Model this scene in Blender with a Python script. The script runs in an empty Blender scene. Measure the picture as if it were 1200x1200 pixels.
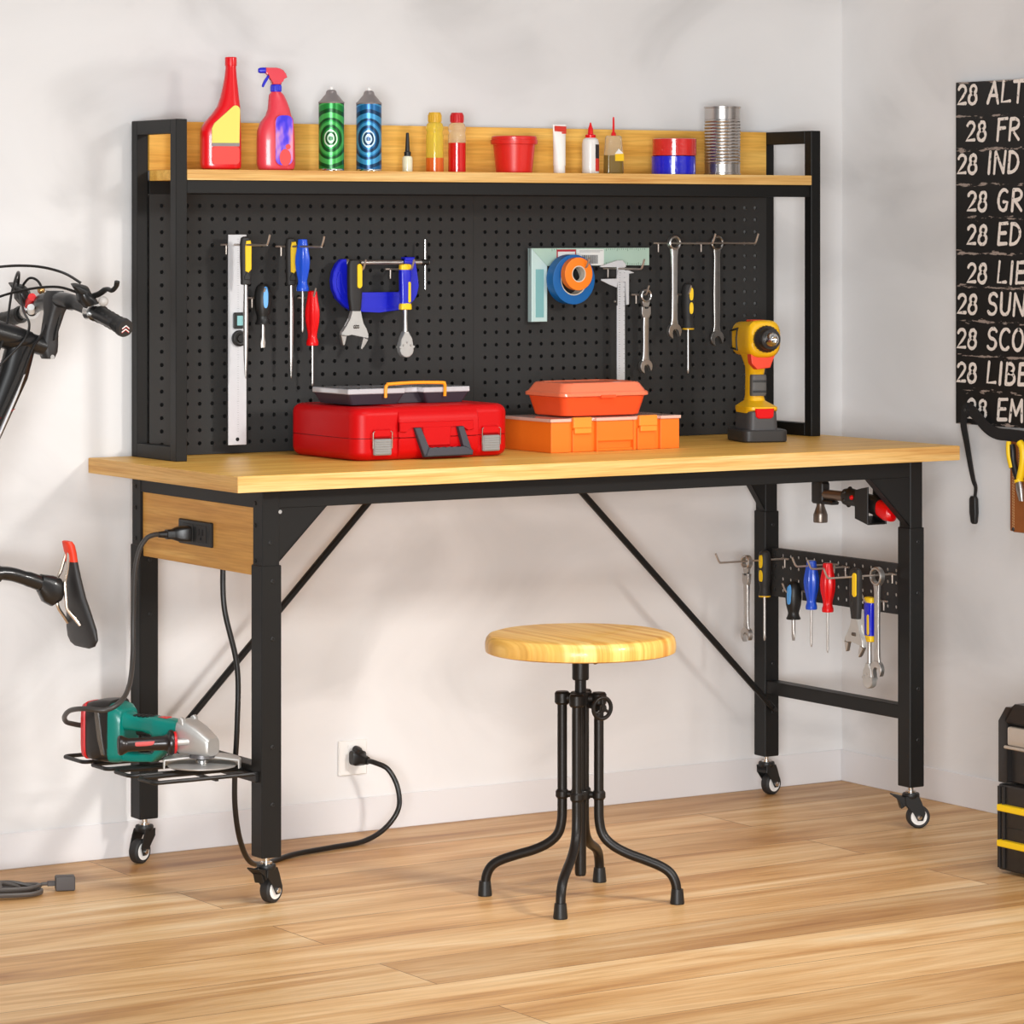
import bpy, bmesh, math, random
from mathutils import Vector, Matrix
random.seed(7)
PI = math.pi
SC = bpy.context.scene
COL = SC.collection

# ------------------------------------------------------------------ camera
cd = bpy.data.cameras.new('camera')
cam = bpy.data.objects.new('camera', cd)
COL.objects.link(cam)
cam.location = (-3.2278, -6.7693, 1.3485)
cam.rotation_euler = (PI/2, 0, -0.5655)
cd.sensor_width = 36.0
cd.lens = 122.82
cd.shift_y = -0.277
cd.clip_end = 60
SC.camera = cam

# ------------------------------------------------------------------ light
world = bpy.data.worlds.new('world')
SC.world = world
world.use_nodes = True
bg = world.node_tree.nodes['Background']
bg.inputs['Color'].default_value = (0.94, 0.97, 1.0, 1)
bg.inputs['Strength'].default_value = 0.26

def area(name, loc, target, size, power, color=(1, 1, 1), size_y=None, spread=PI):
    ld = bpy.data.lights.new(name, 'AREA')
    ld.shape = 'RECTANGLE' if size_y else 'SQUARE'
    ld.size = size
    if size_y:
        ld.size_y = size_y
    ld.energy = power
    ld.color = color
    ld.spread = spread
    o = bpy.data.objects.new(name, ld)
    COL.objects.link(o)
    o.location = loc
    d = Vector(target) - Vector(loc)
    o.rotation_euler = d.to_track_quat('-Z', 'Y').to_euler()
    return o

# big soft fill light added behind the camera, a smaller window to the right
area('front_fill', (-4.3, -7.9, 1.05), (0.9, 0.0, 0.45), 3.0, 590, (0.95, 0.98, 1.0), size_y=1.6)
area('side_window', (1.75, -3.9, 2.3), (0.25, 0.0, 0.12), 0.42, 6.3, (1.0, 0.965, 0.92), spread=math.radians(48))
area('overhead_fill', (0.1, -2.9, 3.2), (0.3, -1.5, 0.0), 1.8, 18, (0.985, 0.99, 1.0), spread=math.radians(85))  # overhead fill, added to brighten the floor and desktop

SC.view_settings.view_transform = 'Standard'
SC.view_settings.look = 'None'
SC.view_settings.gamma = 1
SC.view_settings.exposure = -0.06
SC.view_settings.use_curve_mapping = False

# ------------------------------------------------------------------ materials
def lin(c):
    return tuple((x/12.92 if x <= 0.04045 else ((x+0.055)/1.055)**2.4) for x in c)

def rgb(r, g, b):
    return lin((r/255, g/255, b/255)) + (1.0,)

MATS = {}
def mat(name, color, rough=0.5, metal=0.0, noise=0.0, nscale=40.0, bump=0.0, bscale=200.0, coat=0.0, spec=0.5,
        trans=0.0, ior=1.45, alpha=1.0):
    if name in MATS:
        return MATS[name]
    m = bpy.data.materials.new(name)
    m.use_nodes = True
    nt = m.node_tree
    p = nt.nodes['Principled BSDF']
    p.inputs['Base Color'].default_value = color
    p.inputs['Roughness'].default_value = rough
    p.inputs['Metallic'].default_value = metal
    p.inputs['Specular IOR Level'].default_value = spec
    p.inputs['Coat Weight'].default_value = coat
    p.inputs['Transmission Weight'].default_value = trans
    p.inputs['IOR'].default_value = ior
    p.inputs['Alpha'].default_value = alpha
    tc = nt.nodes.new('ShaderNodeTexCoord')
    if noise > 0:
        n = nt.nodes.new('ShaderNodeTexNoise')
        n.inputs['Scale'].default_value = nscale
        n.inputs['Detail'].default_value = 5
        nt.links.new(tc.outputs['Object'], n.inputs['Vector'])
        mx = nt.nodes.new('ShaderNodeMix')
        mx.data_type = 'RGBA'
        mx.inputs[6].default_value = tuple(max(0, c*(1-noise)) for c in color[:3]) + (1,)
        mx.inputs[7].default_value = tuple(min(1, c*(1+noise)) for c in color[:3]) + (1,)
        nt.links.new(n.outputs['Fac'], mx.inputs[0])
        nt.links.new(mx.outputs[2], p.inputs['Base Color'])
    if bump > 0:
        n2 = nt.nodes.new('ShaderNodeTexNoise')
        n2.inputs['Scale'].default_value = bscale
        n2.inputs['Detail'].default_value = 3
        nt.links.new(tc.outputs['Object'], n2.inputs['Vector'])
        b = nt.nodes.new('ShaderNodeBump')
        b.inputs['Strength'].default_value = bump
        b.inputs['Distance'].default_value = 0.002
        nt.links.new(n2.outputs['Fac'], b.inputs['Height'])
        nt.links.new(b.outputs['Normal'], p.inputs['Normal'])
    MATS[name] = m
    return m

def ramp(nt, stops):
    r = nt.nodes.new('ShaderNodeValToRGB')
    el = r.color_ramp.elements
    while len(el) < len(stops):
        el.new(0.5)
    for e, (pos, c) in zip(el, stops):
        e.position = pos
        e.color = c
    return r

def wood_mat(name, dark, mid, light, scale=(2.0, 40.0, 40.0), rough=0.42, fine=6.0, coat=0.0):
    m = bpy.data.materials.new(name)
    m.use_nodes = True
    nt = m.node_tree
    p = nt.nodes['Principled BSDF']
    p.inputs['Roughness'].default_value = rough
    p.inputs['Specular IOR Level'].default_value = 0.25
    p.inputs['Coat Weight'].default_value = coat
    tc = nt.nodes.new('ShaderNodeTexCoord')
    mp = nt.nodes.new('ShaderNodeMapping')
    mp.inputs['Scale'].default_value = scale
    nt.links.new(tc.outputs['Object'], mp.inputs['Vector'])
    n = nt.nodes.new('ShaderNodeTexNoise')
    n.inputs['Scale'].default_value = 1.0
    n.inputs['Detail'].default_value = 6
    n.inputs['Roughness'].default_value = 0.6
    n.inputs['Distortion'].default_value = 0.35
    nt.links.new(mp.outputs[0], n.inputs['Vector'])
    r = ramp(nt, [(0.30, dark), (0.50, mid), (0.68, light)])
    nt.links.new(n.outputs['Fac'], r.inputs[0])
    mp2 = nt.nodes.new('ShaderNodeMapping')
    mp2.inputs['Scale'].default_value = tuple(s*fine for s in scale)
    nt.links.new(tc.outputs['Object'], mp2.inputs['Vector'])
    n2 = nt.nodes.new('ShaderNodeTexNoise')
    n2.inputs['Scale'].default_value = 1.0
    n2.inputs['Detail'].default_value = 3
    nt.links.new(mp2.outputs[0], n2.inputs['Vector'])
    mx = nt.nodes.new('ShaderNodeMix')
    mx.data_type = 'RGBA'
    mx.blend_type = 'MULTIPLY'
    mx.inputs[0].default_value = 0.55
    r2 = ramp(nt, [(0.35, (0.72, 0.66, 0.58, 1)), (0.6, (1, 1, 1, 1))])
    nt.links.new(n2.outputs['Fac'], r2.inputs[0])
    nt.links.new(r.outputs[0], mx.inputs[6])
    nt.links.new(r2.outputs[0], mx.inputs[7])
    nt.links.new(mx.outputs[2], p.inputs['Base Color'])
    b = nt.nodes.new('ShaderNodeBump')
    b.inputs['Strength'].default_value = 0.12
    b.inputs['Distance'].default_value = 0.001
    nt.links.new(n2.outputs['Fac'], b.inputs['Height'])
    nt.links.new(b.outputs['Normal'], p.inputs['Normal'])
    MATS[name] = m
    return m

def plaster_mat():
    m = bpy.data.materials.new('plaster')
    m.use_nodes = True
    nt = m.node_tree
    p = nt.nodes['Principled BSDF']
    p.inputs['Roughness'].default_value = 0.85
    tc = nt.nodes.new('ShaderNodeTexCoord')
    n = nt.nodes.new('ShaderNodeTexNoise')
    n.inputs['Scale'].default_value = 2.2
    n.inputs['Detail'].default_value = 9
    n.inputs['Roughness'].default_value = 0.42
    n.inputs['Distortion'].default_value = 1.1
    mp = nt.nodes.new('ShaderNodeMapping')
    mp.inputs['Scale'].default_value = (1.0, 1.0, 1.5)
    nt.links.new(tc.outputs['Object'], mp.inputs[0])
    nt.links.new(mp.outputs[0], n.inputs['Vector'])
    r = ramp(nt, [(0.30, rgb(207, 205, 204)), (0.48, rgb(223, 221, 220)), (0.70, rgb(229, 227, 226))])
    nt.links.new(n.outputs['Fac'], r.inputs[0])
    nt.links.new(r.outputs[0], p.inputs['Base Color'])
    n2 = nt.nodes.new('ShaderNodeTexNoise')
    n2.inputs['Scale'].default_value = 9
    n2.inputs['Detail'].default_value = 8
    n2.inputs['Distortion'].default_value = 0.8
    nt.links.new(mp.outputs[0], n2.inputs['Vector'])
    b = nt.nodes.new('ShaderNodeBump')
    b.inputs['Strength'].default_value = 0.12
    b.inputs['Distance'].default_value = 0.01
    nt.links.new(n2.outputs['Fac'], b.inputs['Height'])
    nt.links.new(b.outputs['Normal'], p.inputs['Normal'])
    return m

def floor_mat():
    m = bpy.data.materials.new('oak_planks')
    m.use_nodes = True
    nt = m.node_tree
    p = nt.nodes['Principled BSDF']
    p.inputs['Roughness'].default_value = 0.42
    p.inputs['Specular IOR Level'].default_value = 0.3
    tc = nt.nodes.new('ShaderNodeTexCoord')
    br = nt.nodes.new('ShaderNodeTexBrick')
    br.offset = 0.37
    br.inputs['Scale'].default_value = 1.0
    br.inputs['Brick Width'].default_value = 2.3
    br.inputs['Row Height'].default_value = 0.205
    br.inputs['Mortar Size'].default_value = 0.0011
    br.inputs['Mortar Smooth'].default_value = 0.3
    br.inputs['Bias'].default_value = 0.0
    br.inputs['Color1'].default_value = (0, 0, 0, 1)
    br.inputs['Color2'].default_value = (1, 1, 1, 1)
    br.inputs['Mortar'].default_value = (0.5, 0.5, 0.5, 1)
    nt.links.new(tc.outputs['Object'], br.inputs['Vector'])
    # grain, shifted plank by plank
    sc_ = nt.nodes.new('ShaderNodeVectorMath')
    sc_.operation = 'SCALE'
    sc_.inputs['Scale'].default_value = 13.0
    nt.links.new(br.outputs['Color'], sc_.inputs[0])
    ad = nt.nodes.new('ShaderNodeVectorMath')
    ad.operation = 'ADD'
    nt.links.new(tc.outputs['Object'], ad.inputs[0])
    nt.links.new(sc_.outputs[0], ad.inputs[1])
    mp = nt.nodes.new('ShaderNodeMapping')
    mp.inputs['Scale'].default_value = (1.1, 11.0, 11.0)
    nt.links.new(ad.outputs[0], mp.inputs[0])
    n = nt.nodes.new('ShaderNodeTexNoise')
    n.inputs['Scale'].default_value = 1.0
    n.inputs['Detail'].default_value = 7
    n.inputs['Roughness'].default_value = 0.6
    n.inputs['Distortion'].default_value = 0.7
    nt.links.new(mp.outputs[0], n.inputs['Vector'])
    r = ramp(nt, [(0.28, rgb(176, 122, 70)), (0.45, rgb(212, 162, 104)), (0.58, rgb(232, 190, 136)), (0.75, rgb(243, 214, 170))])
    nt.links.new(n.outputs['Fac'], r.inputs[0])
    # plank tone
    r3 = ramp(nt, [(0.0, (0.80, 0.76, 0.72, 1)), (0.5, (0.93, 0.92, 0.90, 1)), (1.0, (1.06, 1.06, 1.05, 1))])
    nt.links.new(br.outputs['Color'], r3.inputs[0])
    mx = nt.nodes.new('ShaderNodeMix')
    mx.data_type = 'RGBA'
    mx.blend_type = 'MULTIPLY'
    mx.inputs[0].default_value = 1.0
    nt.links.new(r.outputs[0], mx.inputs[6])
    nt.links.new(r3.outputs[0], mx.inputs[7])
    mp2 = nt.nodes.new('ShaderNodeMapping')
    mp2.inputs['Scale'].default_value = (5, 120, 120)
    nt.links.new(ad.outputs[0], mp2.inputs[0])
    n2 = nt.nodes.new('ShaderNodeTexNoise')
    n2.inputs['Detail'].default_value = 3
    n2.inputs['Scale'].default_value = 1.0
    nt.links.new(mp2.outputs[0], n2.inputs['Vector'])
    r2 = ramp(nt, [(0.33, (0.80, 0.76, 0.72, 1)), (0.55, (1, 1, 1, 1))])
    nt.links.new(n2.outputs['Fac'], r2.inputs[0])
    mx2 = nt.nodes.new('ShaderNodeMix')
    mx2.data_type = 'RGBA'
    mx2.blend_type = 'MULTIPLY'
    mx2.inputs[0].default_value = 0.6
    nt.links.new(mx.outputs[2], mx2.inputs[6])
    nt.links.new(r2.outputs[0], mx2.inputs[7])
    mx3 = nt.nodes.new('ShaderNodeMix')
    mx3.data_type = 'RGBA'
    nt.links.new(br.outputs['Fac'], mx3.inputs[0])
    nt.links.new(mx2.outputs[2], mx3.inputs[6])
    mx3.inputs[7].default_value = rgb(120, 80, 48)
    nt.links.new(mx3.outputs[2], p.inputs['Base Color'])
    b = nt.nodes.new('ShaderNodeBump')
    b.inputs['Strength'].default_value = 0.1
    b.inputs['Distance'].default_value = 0.002
    nt.links.new(n2.outputs['Fac'], b.inputs['Height'])
    nt.links.new(b.outputs['Normal'], p.inputs['Normal'])
    return m

M_PLASTER = plaster_mat()
M_FLOOR = floor_mat()
M_BASE = mat('baseboard_paint', rgb(222, 219, 219), 0.5)
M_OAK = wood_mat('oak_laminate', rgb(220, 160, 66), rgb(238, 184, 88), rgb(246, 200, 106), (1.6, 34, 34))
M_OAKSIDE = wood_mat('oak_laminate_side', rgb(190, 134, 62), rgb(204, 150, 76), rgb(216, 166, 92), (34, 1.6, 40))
M_OAKEDGE = wood_mat('oak_edge', rgb(196, 138, 72), rgb(222, 176, 106), rgb(232, 196, 134), (2.0, 60, 90))
M_OAKEDGESIDE = wood_mat('oak_edge_side', rgb(196, 138, 72), rgb(214, 164, 92), rgb(226, 182, 116), (60, 2.0, 90))
M_PINE = wood_mat('stool_pine', rgb(206, 142, 60), rgb(234, 182, 94), rgb(244, 204, 124), (60, 2.0, 2.0), 0.35, 3.0, 0.15)
M_FRAME = mat('black_powder_coat', rgb(24, 23, 22), 0.45, 0.0, spec=0.3, bump=0.05, bscale=900)
M_PEG = mat('pegboard_black', rgb(48, 47, 46), 0.6, 0.0, spec=0.3, bump=0.15, bscale=700)
M_BLACK = mat('black_plastic', rgb(26, 25, 24), 0.45)
M_DARK = mat('dark_rubber', rgb(40, 38, 37), 0.6, bump=0.1, bscale=500)
M_STEEL = mat('brushed_steel', rgb(190, 186, 182), 0.32, 0.9, 0.1, 60, 0.05, 300)
M_CHROME = mat('chrome', rgb(215, 213, 210), 0.18, 1.0)
M_ZINC = mat('zinc_wire', rgb(186, 174, 164), 0.45, 0.75)
M_ALU = mat('aluminium', rgb(208, 209, 212), 0.45, 0.35, 0.05, 60)
M_WHITE = mat('white_plastic', rgb(236, 233, 229), 0.4)
M_RED = mat('red_plastic', rgb(222, 8, 14), 0.32, coat=0.1, spec=0.35)
M_REDCASE = mat('red_case_plastic', rgb(192, 3, 7), 0.40, spec=0.25, bump=0.04, bscale=600)
M_BLUE = mat('blue_plastic', rgb(14, 74, 200), 0.35, coat=0.2)
M_CLAMP = mat('blue_paint', rgb(20, 28, 190), 0.35, coat=0.2)
M_YELLOW = mat('yellow_plastic', rgb(244, 200, 22), 0.4)
M_DRILLY = mat('drill_yellow', rgb(240, 182, 18), 0.4, bump=0.05, bscale=500)
M_ORANGE = mat('orange_plastic', rgb(244, 120, 30), 0.4)
M_TRAY = mat('red_orange_plastic', rgb(238, 82, 34), 0.35)
M_TEAL = mat('teal_plastic', rgb(0, 128, 118), 0.4)
M_GREY = mat('grey_plastic', rgb(140, 138, 135), 0.5)
M_SKY = mat('light_blue_plastic', rgb(90, 165, 235), 0.4)
M_CLEAR = mat('clear_plastic', (0.93, 0.93, 0.95, 1), 0.12, trans=0.85, ior=1.35)
M_CASTMETAL = mat('cast_alloy', rgb(190, 188, 184), 0.4, 0.55, 0.08, 80)

# ------------------------------------------------------------------ mesh helpers
class MB:
    def __init__(self):
        self.bm = bmesh.new()
        self.M = Matrix.Identity(4)

    def at(self, loc=(0, 0, 0), rot=(0, 0, 0)):
        from mathutils import Euler
        self.M = Matrix.Translation(loc) @ Euler(rot).to_matrix().to_4x4()
        return self

    def _v(self, co):
        return self.bm.verts.new(self.M @ Vector(co))

    def box(self, x0, x1, y0, y1, z0, z1, bev=0.0, seg=1):
        vs = [self._v((x, y, z)) for x in (x0, x1) for y in (y0, y1) for z in (z0, z1)]
        idx = [(0, 1, 3, 2), (4, 6, 7, 5), (0, 4, 5, 1), (2, 3, 7, 6), (0, 2, 6, 4), (1, 5, 7, 3)]
        fs = [self.bm.faces.new([vs[i] for i in q]) for q in idx]
        if bev > 0:
            es = list({e for f in fs for e in f.edges})
            bmesh.ops.bevel(self.bm, geom=es, offset=bev, segments=seg, profile=0.5, affect='EDGES')
        return self

    def prism(self, pts, y0, y1, bev=0.0, seg=1, plane='xz'):
        """outline in xz (extruded in y), or 'xy' (extruded in z), or 'yz' (extruded in x)"""
        def m(p, t):
            if plane == 'xz':
                return (p[0], t, p[1])
            if plane == 'xy':
                return (p[0], p[1], t)
            return (t, p[0], p[1])
        a = [self._v(m(p, y0)) for p in pts]
        b = [self._v(m(p, y1)) for p in pts]
        n = len(pts)
        f0 = self.bm.faces.new(a)
        f1 = self.bm.faces.new(b[::-1])
        fs = [f0, f1]
        for i in range(n):
            j = (i+1) % n
            fs.append(self.bm.faces.new([a[j], a[i], b[i], b[j]]))
        if bev > 0:
            es = list(f0.edges) + list(f1.edges)
            bmesh.ops.bevel(self.bm, geom=es, offset=bev, segments=seg, profile=0.5, affect='EDGES')
        return self

    def rings(self, rings, cap0=True, cap1=True, closed=False):
        vr = [[self._v(c) for c in r] for r in rings]
        n = len(vr[0])
        m = len(vr)
        for k in range(m if closed else m-1):
            a, b = vr[k], vr[(k+1) % m]
            for i in range(n):
                j = (i+1) % n
                self.bm.faces.new([a[i], a[j], b[j], b[i]])
        if not closed:
            if cap0:
                self.bm.faces.new(vr[0][::-1])
            if cap1:
                self.bm.faces.new(vr[-1])
        return self

    def lathe(self, prof, c=(0, 0, 0), axis='z', n=28, cap=True):
        """prof: (radius, height) pairs along the axis"""
        rs = []
        for r, h in prof:
            ring = []
            for i in range(n):
                t = 2*PI*i/n
                a, b = max(r, 1e-5)*math.cos(t), max(r, 1e-5)*math.sin(t)
                if axis == 'z':
                    q = (c[0]+a, c[1]+b, c[2]+h)
                elif axis == 'y':
                    q = (c[0]+b, c[1]+h, c[2]+a)
                else:
                    q = (c[0]+h, c[1]+a, c[2]+b)
                ring.append(q)
            rs.append(ring)
        return self.rings(rs, cap, cap)

    def cyl(self, p0, p1, r0, r1=None, n=16, cap=True):
        r1 = r0 if r1 is None else r1
        p0, p1 = Vector(p0), Vector(p1)
        d = (p1-p0).normalized()
        u = d.orthogonal().normalized()
        v = d.cross(u)
        rs = []
        for p, r in ((p0, r0), (p1, r1)):
            rs.append([p + u*r*math.cos(2*PI*i/n) + v*r*math.sin(2*PI*i/n) for i in range(n)])
        return self.rings(rs, cap, cap)

    def tube(self, pts, r, n=10, closed=False, flat=None):
        """swept tube; r is a number or a list; flat=(a,b) gives an elliptic section"""
        pts = [Vector(p) for p in pts]
        m = len(pts)
        rr = r if isinstance(r, (list, tuple)) else [r]*m
        tang = []
        for i in range(m):
            if closed:
                t = pts[(i+1) % m]-pts[i-1]
            else:
                t = pts[min(i+1, m-1)]-pts[max(i-1, 0)]
            tang.append(t.normalized())
        u = tang[0].orthogonal().normalized()
        rs = []
        for i in range(m):
            t = tang[i]
            u = (u - t*u.dot(t))
            u = u.normalized() if u.length > 1e-6 else t.orthogonal().normalized()
            v = t.cross(u)
            rs.append([pts[i] + u*rr[i]*math.cos(2*PI*k/n) + v*rr[i]*math.sin(2*PI*k/n) for k in range(n)])
        return self.rings(rs, True, True, closed)

    def loft(self, secs, n=28, cap=True):
        """secs: (centre, half-width vector, half-height vector, exponent): superellipse sections"""
        rs = []
        for c, U, V, p in secs:
            c, U, V = Vector(c), Vector(U), Vector(V)
            ring = []
            for i in range(n):
                t = 2*PI*i/n
                ct, st = math.cos(t), math.sin(t)
                a = math.copysign(abs(ct)**(2.0/p), ct)
                b = math.copysign(abs(st)**(2.0/p), st)
                ring.append(c + U*a + V*b)
            rs.append(ring)
        return self.rings(rs, cap, cap)

    def sphere(self, c, r, n=14):
        prof = [(r*math.sin(PI*k/n), -r*math.cos(PI*k/n)) for k in range(n+1)]
        return self.lathe(prof, c, 'z', 2*n)

    def build(self, name, m, parent=None, smooth=0.6):
        bm = self.bm
        bmesh.ops.recalc_face_normals(bm, faces=bm.faces)
        me = bpy.data.meshes.new(name)
        bm.to_mesh(me)
        bm.free()
        ms = m if isinstance(m, (list, tuple)) else [m]
        for q in ms:
            me.materials.append(q)
        if smooth:
            for p in me.polygons:
                p.use_smooth = True
            me.set_sharp_from_angle(angle=smooth)
        o = bpy.data.objects.new(name, me)
        COL.objects.link(o)
        if smooth:
            w = o.modifiers.new('weighted_normal', 'WEIGHTED_NORMAL')
            w.keep_sharp = True
        if parent is not None:
            o.parent = parent
        return o

def bez(pts, k=8):
    """Catmull-Rom through points"""
    P = [Vector(p) for p in pts]
    out = []
    for i in range(len(P)-1):
        a = P[max(i-1, 0)]
        b, c = P[i], P[i+1]
        d = P[min(i+2, len(P)-1)]
        for j in range(k):
            t = j/k
            out.append(0.5*((2*b) + (c-a)*t + (2*a-5*b+4*c-d)*t*t + (3*b-a-3*c+d)*t**3))
    out.append(P[-1])
    return out

def arc(cx, cy, r, a0, a1, n=10):
    return [(cx+r*math.cos(math.radians(a0+(a1-a0)*i/n)), cy+r*math.sin(math.radians(a0+(a1-a0)*i/n))) for i in range(n+1)]

def rrect(x0, x1, y0, y1, r, n=5):
    return (arc(x1-r, y1-r, r, 0, 90, n) + arc(x0+r, y1-r, r, 90, 180, n) +
            arc(x0+r, y0+r, r, 180, 270, n) + arc(x1-r, y0+r, r, 270, 360, n))

def thing(name, label, cat, loc=(0, 0, 0), rot=(0, 0, 0), group=None):
    o = bpy.data.objects.new(name, None)
    o.empty_display_size = 0.05
    COL.objects.link(o)
    o.location = loc
    o.rotation_euler = rot
    return tag(o, label, cat, group)

def tag(o, label, cat, group=None):
    o['label'] = label
    o['category'] = cat
    if group:
        o['group'] = group
    return o

def struct(o):
    o['kind'] = 'structure'
    return o

def dup(root, loc, rot, label, group=None):
    r = root.copy()
    COL.objects.link(r)
    r.location = loc
    r.rotation_euler = rot
    r['label'] = label
    if group:
        r['group'] = group
    for ch in list(root.children):
        c = ch.copy()
        COL.objects.link(c)
        c.parent = r
        for g in list(ch.children):
            d = g.copy()
            COL.objects.link(d)
            d.parent = c
    return r

# ------------------------------------------------------------------ room
WX = 2.0264      # right wall plane
WY = 0.006       # back wall plane
struct(MB().box(-3.6, WX+0.1, -8.5, WY+0.1, -0.06, 0.0).build('floor', M_FLOOR))
struct(MB().box(-3.6, WX+0.1, WY, WY+0.1, 0.0, 3.0).build('wall_back', M_PLASTER))
struct(MB().box(WX, WX+0.1, -8.5, WY, 0.0, 3.0).build('wall_right', M_PLASTER))
struct(MB().box(-3.6, WX-0.004, WY-0.004, WY, 0.0, 0.0765, 0.0015).build('baseboard_back', M_BASE))
struct(MB().box(WX-0.004, WX, -8.5, WY, 0.0, 0.0765, 0.0015).build('baseboard_right', M_BASE))

# ------------------------------------------------------------------ workbench
H = 0.8596
bench = thing('workbench', 'long oak topped workbench with black steel frame, pegboard hutch and casters', 'workbench')
MB().box(0, 1.83, -0.6766, 0.0, H-0.0324, H, 0.0012).build('desktop', [M_OAK], bench)
# thin edge banding around the desktop
MB().box(0, 1.83, -0.6774, -0.6764, H-0.0320, H-0.0006).build('edge_banding', M_OAKEDGE, bench)
for x_ in (-0.0008, 1.8298):
    MB().box(x_, x_+0.001, -0.6772, 0, H-0.0320, H-0.0006).build('edge_banding', M_OAKEDGESIDE, bench)

def bolt_mb(c, axis, r=0.0042, hgt=0.002):
    b = MB()
    s = -1
    if axis == 'y':
        b.lathe([(r*1.1, 0), (r*1.1, s*0.001), (r*0.8, s*hgt), (r*0.45, s*hgt), (r*0.4, s*0.0008), (0.0001, s*0.0008)], c, 'y', 12)
    else:
        b.lathe([(r*1.1, 0), (r*1.1, s*0.001), (r*0.8, s*hgt), (r*0.45, s*hgt), (r*0.4, s*0.0008), (0.0001, s*0.0008)], c, 'x', 12)
    return b

ZB = 0.0944
def leg(x0, x1, yf):
    yb = yf+0.045
    o = MB().box(x0, x1, yf, yb, ZB, 0.677, 0.0018).build('leg', M_FRAME, bench)
    MB().box(x0+0.0025, x1-0.0035, yf+0.002, yb-0.003, 0.66, H-0.0324, 0.0015).build('inner_tube', M_FRAME, o)
    for z in (0.645, 0.53, 0.315, 0.20):
        bolt_mb(((x0+x1)/2+0.002, yf, z), 'y').build('bolt', M_BLACK, o)
    return o
legs = [leg(0.0735, 0.1185, -0.639), leg(1.719, 1.760, -0.639), leg(0.0735, 0.1175, -0.0953), leg(1.719, 1.760, -0.0953)]
for lg, c in ((legs[0], (0.094, -0.637, 0.722)), ):
    bolt_mb(c, 'y').build('bolt', M_BLACK, lg)
for c in ((0.0758, -0.607, 0.80), (0.0758, -0.607, 0.755), (0.0758, -0.607, 0.685), (0.0758, -0.07, 0.80), (0.0758, -0.07, 0.755), (0.0758, -0.07, 0.69)):
    bolt_mb(c, 'x').build('bolt', M_BLACK, legs[0] if c[1] < -0.3 else legs[2])

# rails, gussets, braces, side bars
MB().box(0.1125, 1.722, -0.636, -0.612, 0.790, H-0.0324, 0.001).build('front_rail', M_FRAME, bench)
MB().box(0.1125, 1.722, -0.085, -0.061, 0.790, H-0.0324, 0.001).build('back_rail', M_FRAME, bench)
MB().box(0.0775, 0.105, -0.6, -0.085, 0.790, H-0.0324, 0.001).build('side_rail', M_FRAME, bench)
MB().box(1.728, 1.756, -0.6, -0.085, 0.790, H-0.0324, 0.001).build('side_rail', M_FRAME, bench)
def gusset(xa, xb, y, s):
    b = MB().prism([(xa, 0.790), (xb, 0.790), (xb-s*0.006, 0.786), (xa+s*0.004, 0.684), (xa, 0.680)], y, y+0.003)
    L = Vector((xb-xa, 0, 0.11))
    p0, p1 = Vector((xa, y, 0.680)), Vector((xb, y, 0.790))
    n = Vector((-0.11*s, 0, abs(xb-xa))).normalized()*0.002
    vs = [b._v(q) for q in (p0, p1, p1+n, p0+n)]
    ws = [b._v(q+Vector((0, 0.022, 0))) for q in (p0, p1, p1+n, p0+n)]
    b.bm.faces.new(vs)
    b.bm.faces.new(ws[::-1])
    for i in range(4):
        j = (i+1) % 4
        b.bm.faces.new([vs[i], ws[i], ws[j], vs[j]])
    return b.build('gusset', M_FRAME, bench)
gusset(0.1118, 0.224, -0.6355, 1)
gusset(1.7205, 1.6085, -0.6355, -1)
gusset(0.1118, 0.19, -0.0925, 1)
gusset(1.7205, 1.648, -0.0925, -1)
MB().cyl((0.1155, -0.6385, 0.783), (0.1155, -0.631, 0.783), 0.004, n=10).build('bolt', M_CHROME, bench)
def brace(p0, p1):
    d = Vector(p1)-Vector(p0)
    b = MB().at(p0, (0, -math.atan2(d.z, d.x), 0))
    b.box(0, d.length, -0.006, 0.006, -0.007, 0.007, 0.003)
    return b.build('diagonal_brace', M_FRAME, bench)
brace((0.098, -0.1025, 0.211), (0.715, -0.1025, 0.832))
brace((1.742, -0.1025, 0.205), (1.103, -0.1025, 0.832))
for c in ((0.101, -0.109, 0.216), (1.738, -0.109, 0.208)):
    MB().lathe([(0.006, 0), (0.006, -0.003), (0.003, -0.004), (0.0001, -0.004)], c, 'y', 12).build('bolt', M_BLACK, bench)
MB().box(1.722, 1.757, -0.597, -0.092, 0.2444, 0.2753, 0.0015).build('side_bar', M_FRAME, bench)
MB().box(0.076, 0.115, -0.597, -0.092, 0.2444, 0.2753, 0.0015).build('side_bar', M_FRAME, bench)

# left panel with power outlet
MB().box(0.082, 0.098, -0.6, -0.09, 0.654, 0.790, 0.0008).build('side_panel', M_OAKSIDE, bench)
po = MB().box(0.0755, 0.083, -0.4165, -0.270, 0.6955, 0.7465, 0.002).build('power_outlet', M_BLACK, bench)
for yc in (-0.315, -0.374):
    s = MB().box(0.0742, 0.0758, yc-0.022, yc+0.022, 0.703, 0.739, 0.0006).build('socket', M_DARK, po)
    s2 = MB()
    s2.box(0.0737, 0.0744, yc-0.009, yc-0.006, 0.718, 0.731).box(0.0737, 0.0744, yc+0.006, yc+0.009, 0.718, 0.731)
    s2.lathe([(0.003, -0.0006), (0.003, 0.0003)], (0.0742, yc, 0.711), 'x', 10)
    s2.build('socket_slots', mat('slot_black', (0.003, 0.003, 0.003, 1), 0.8), po)

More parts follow.
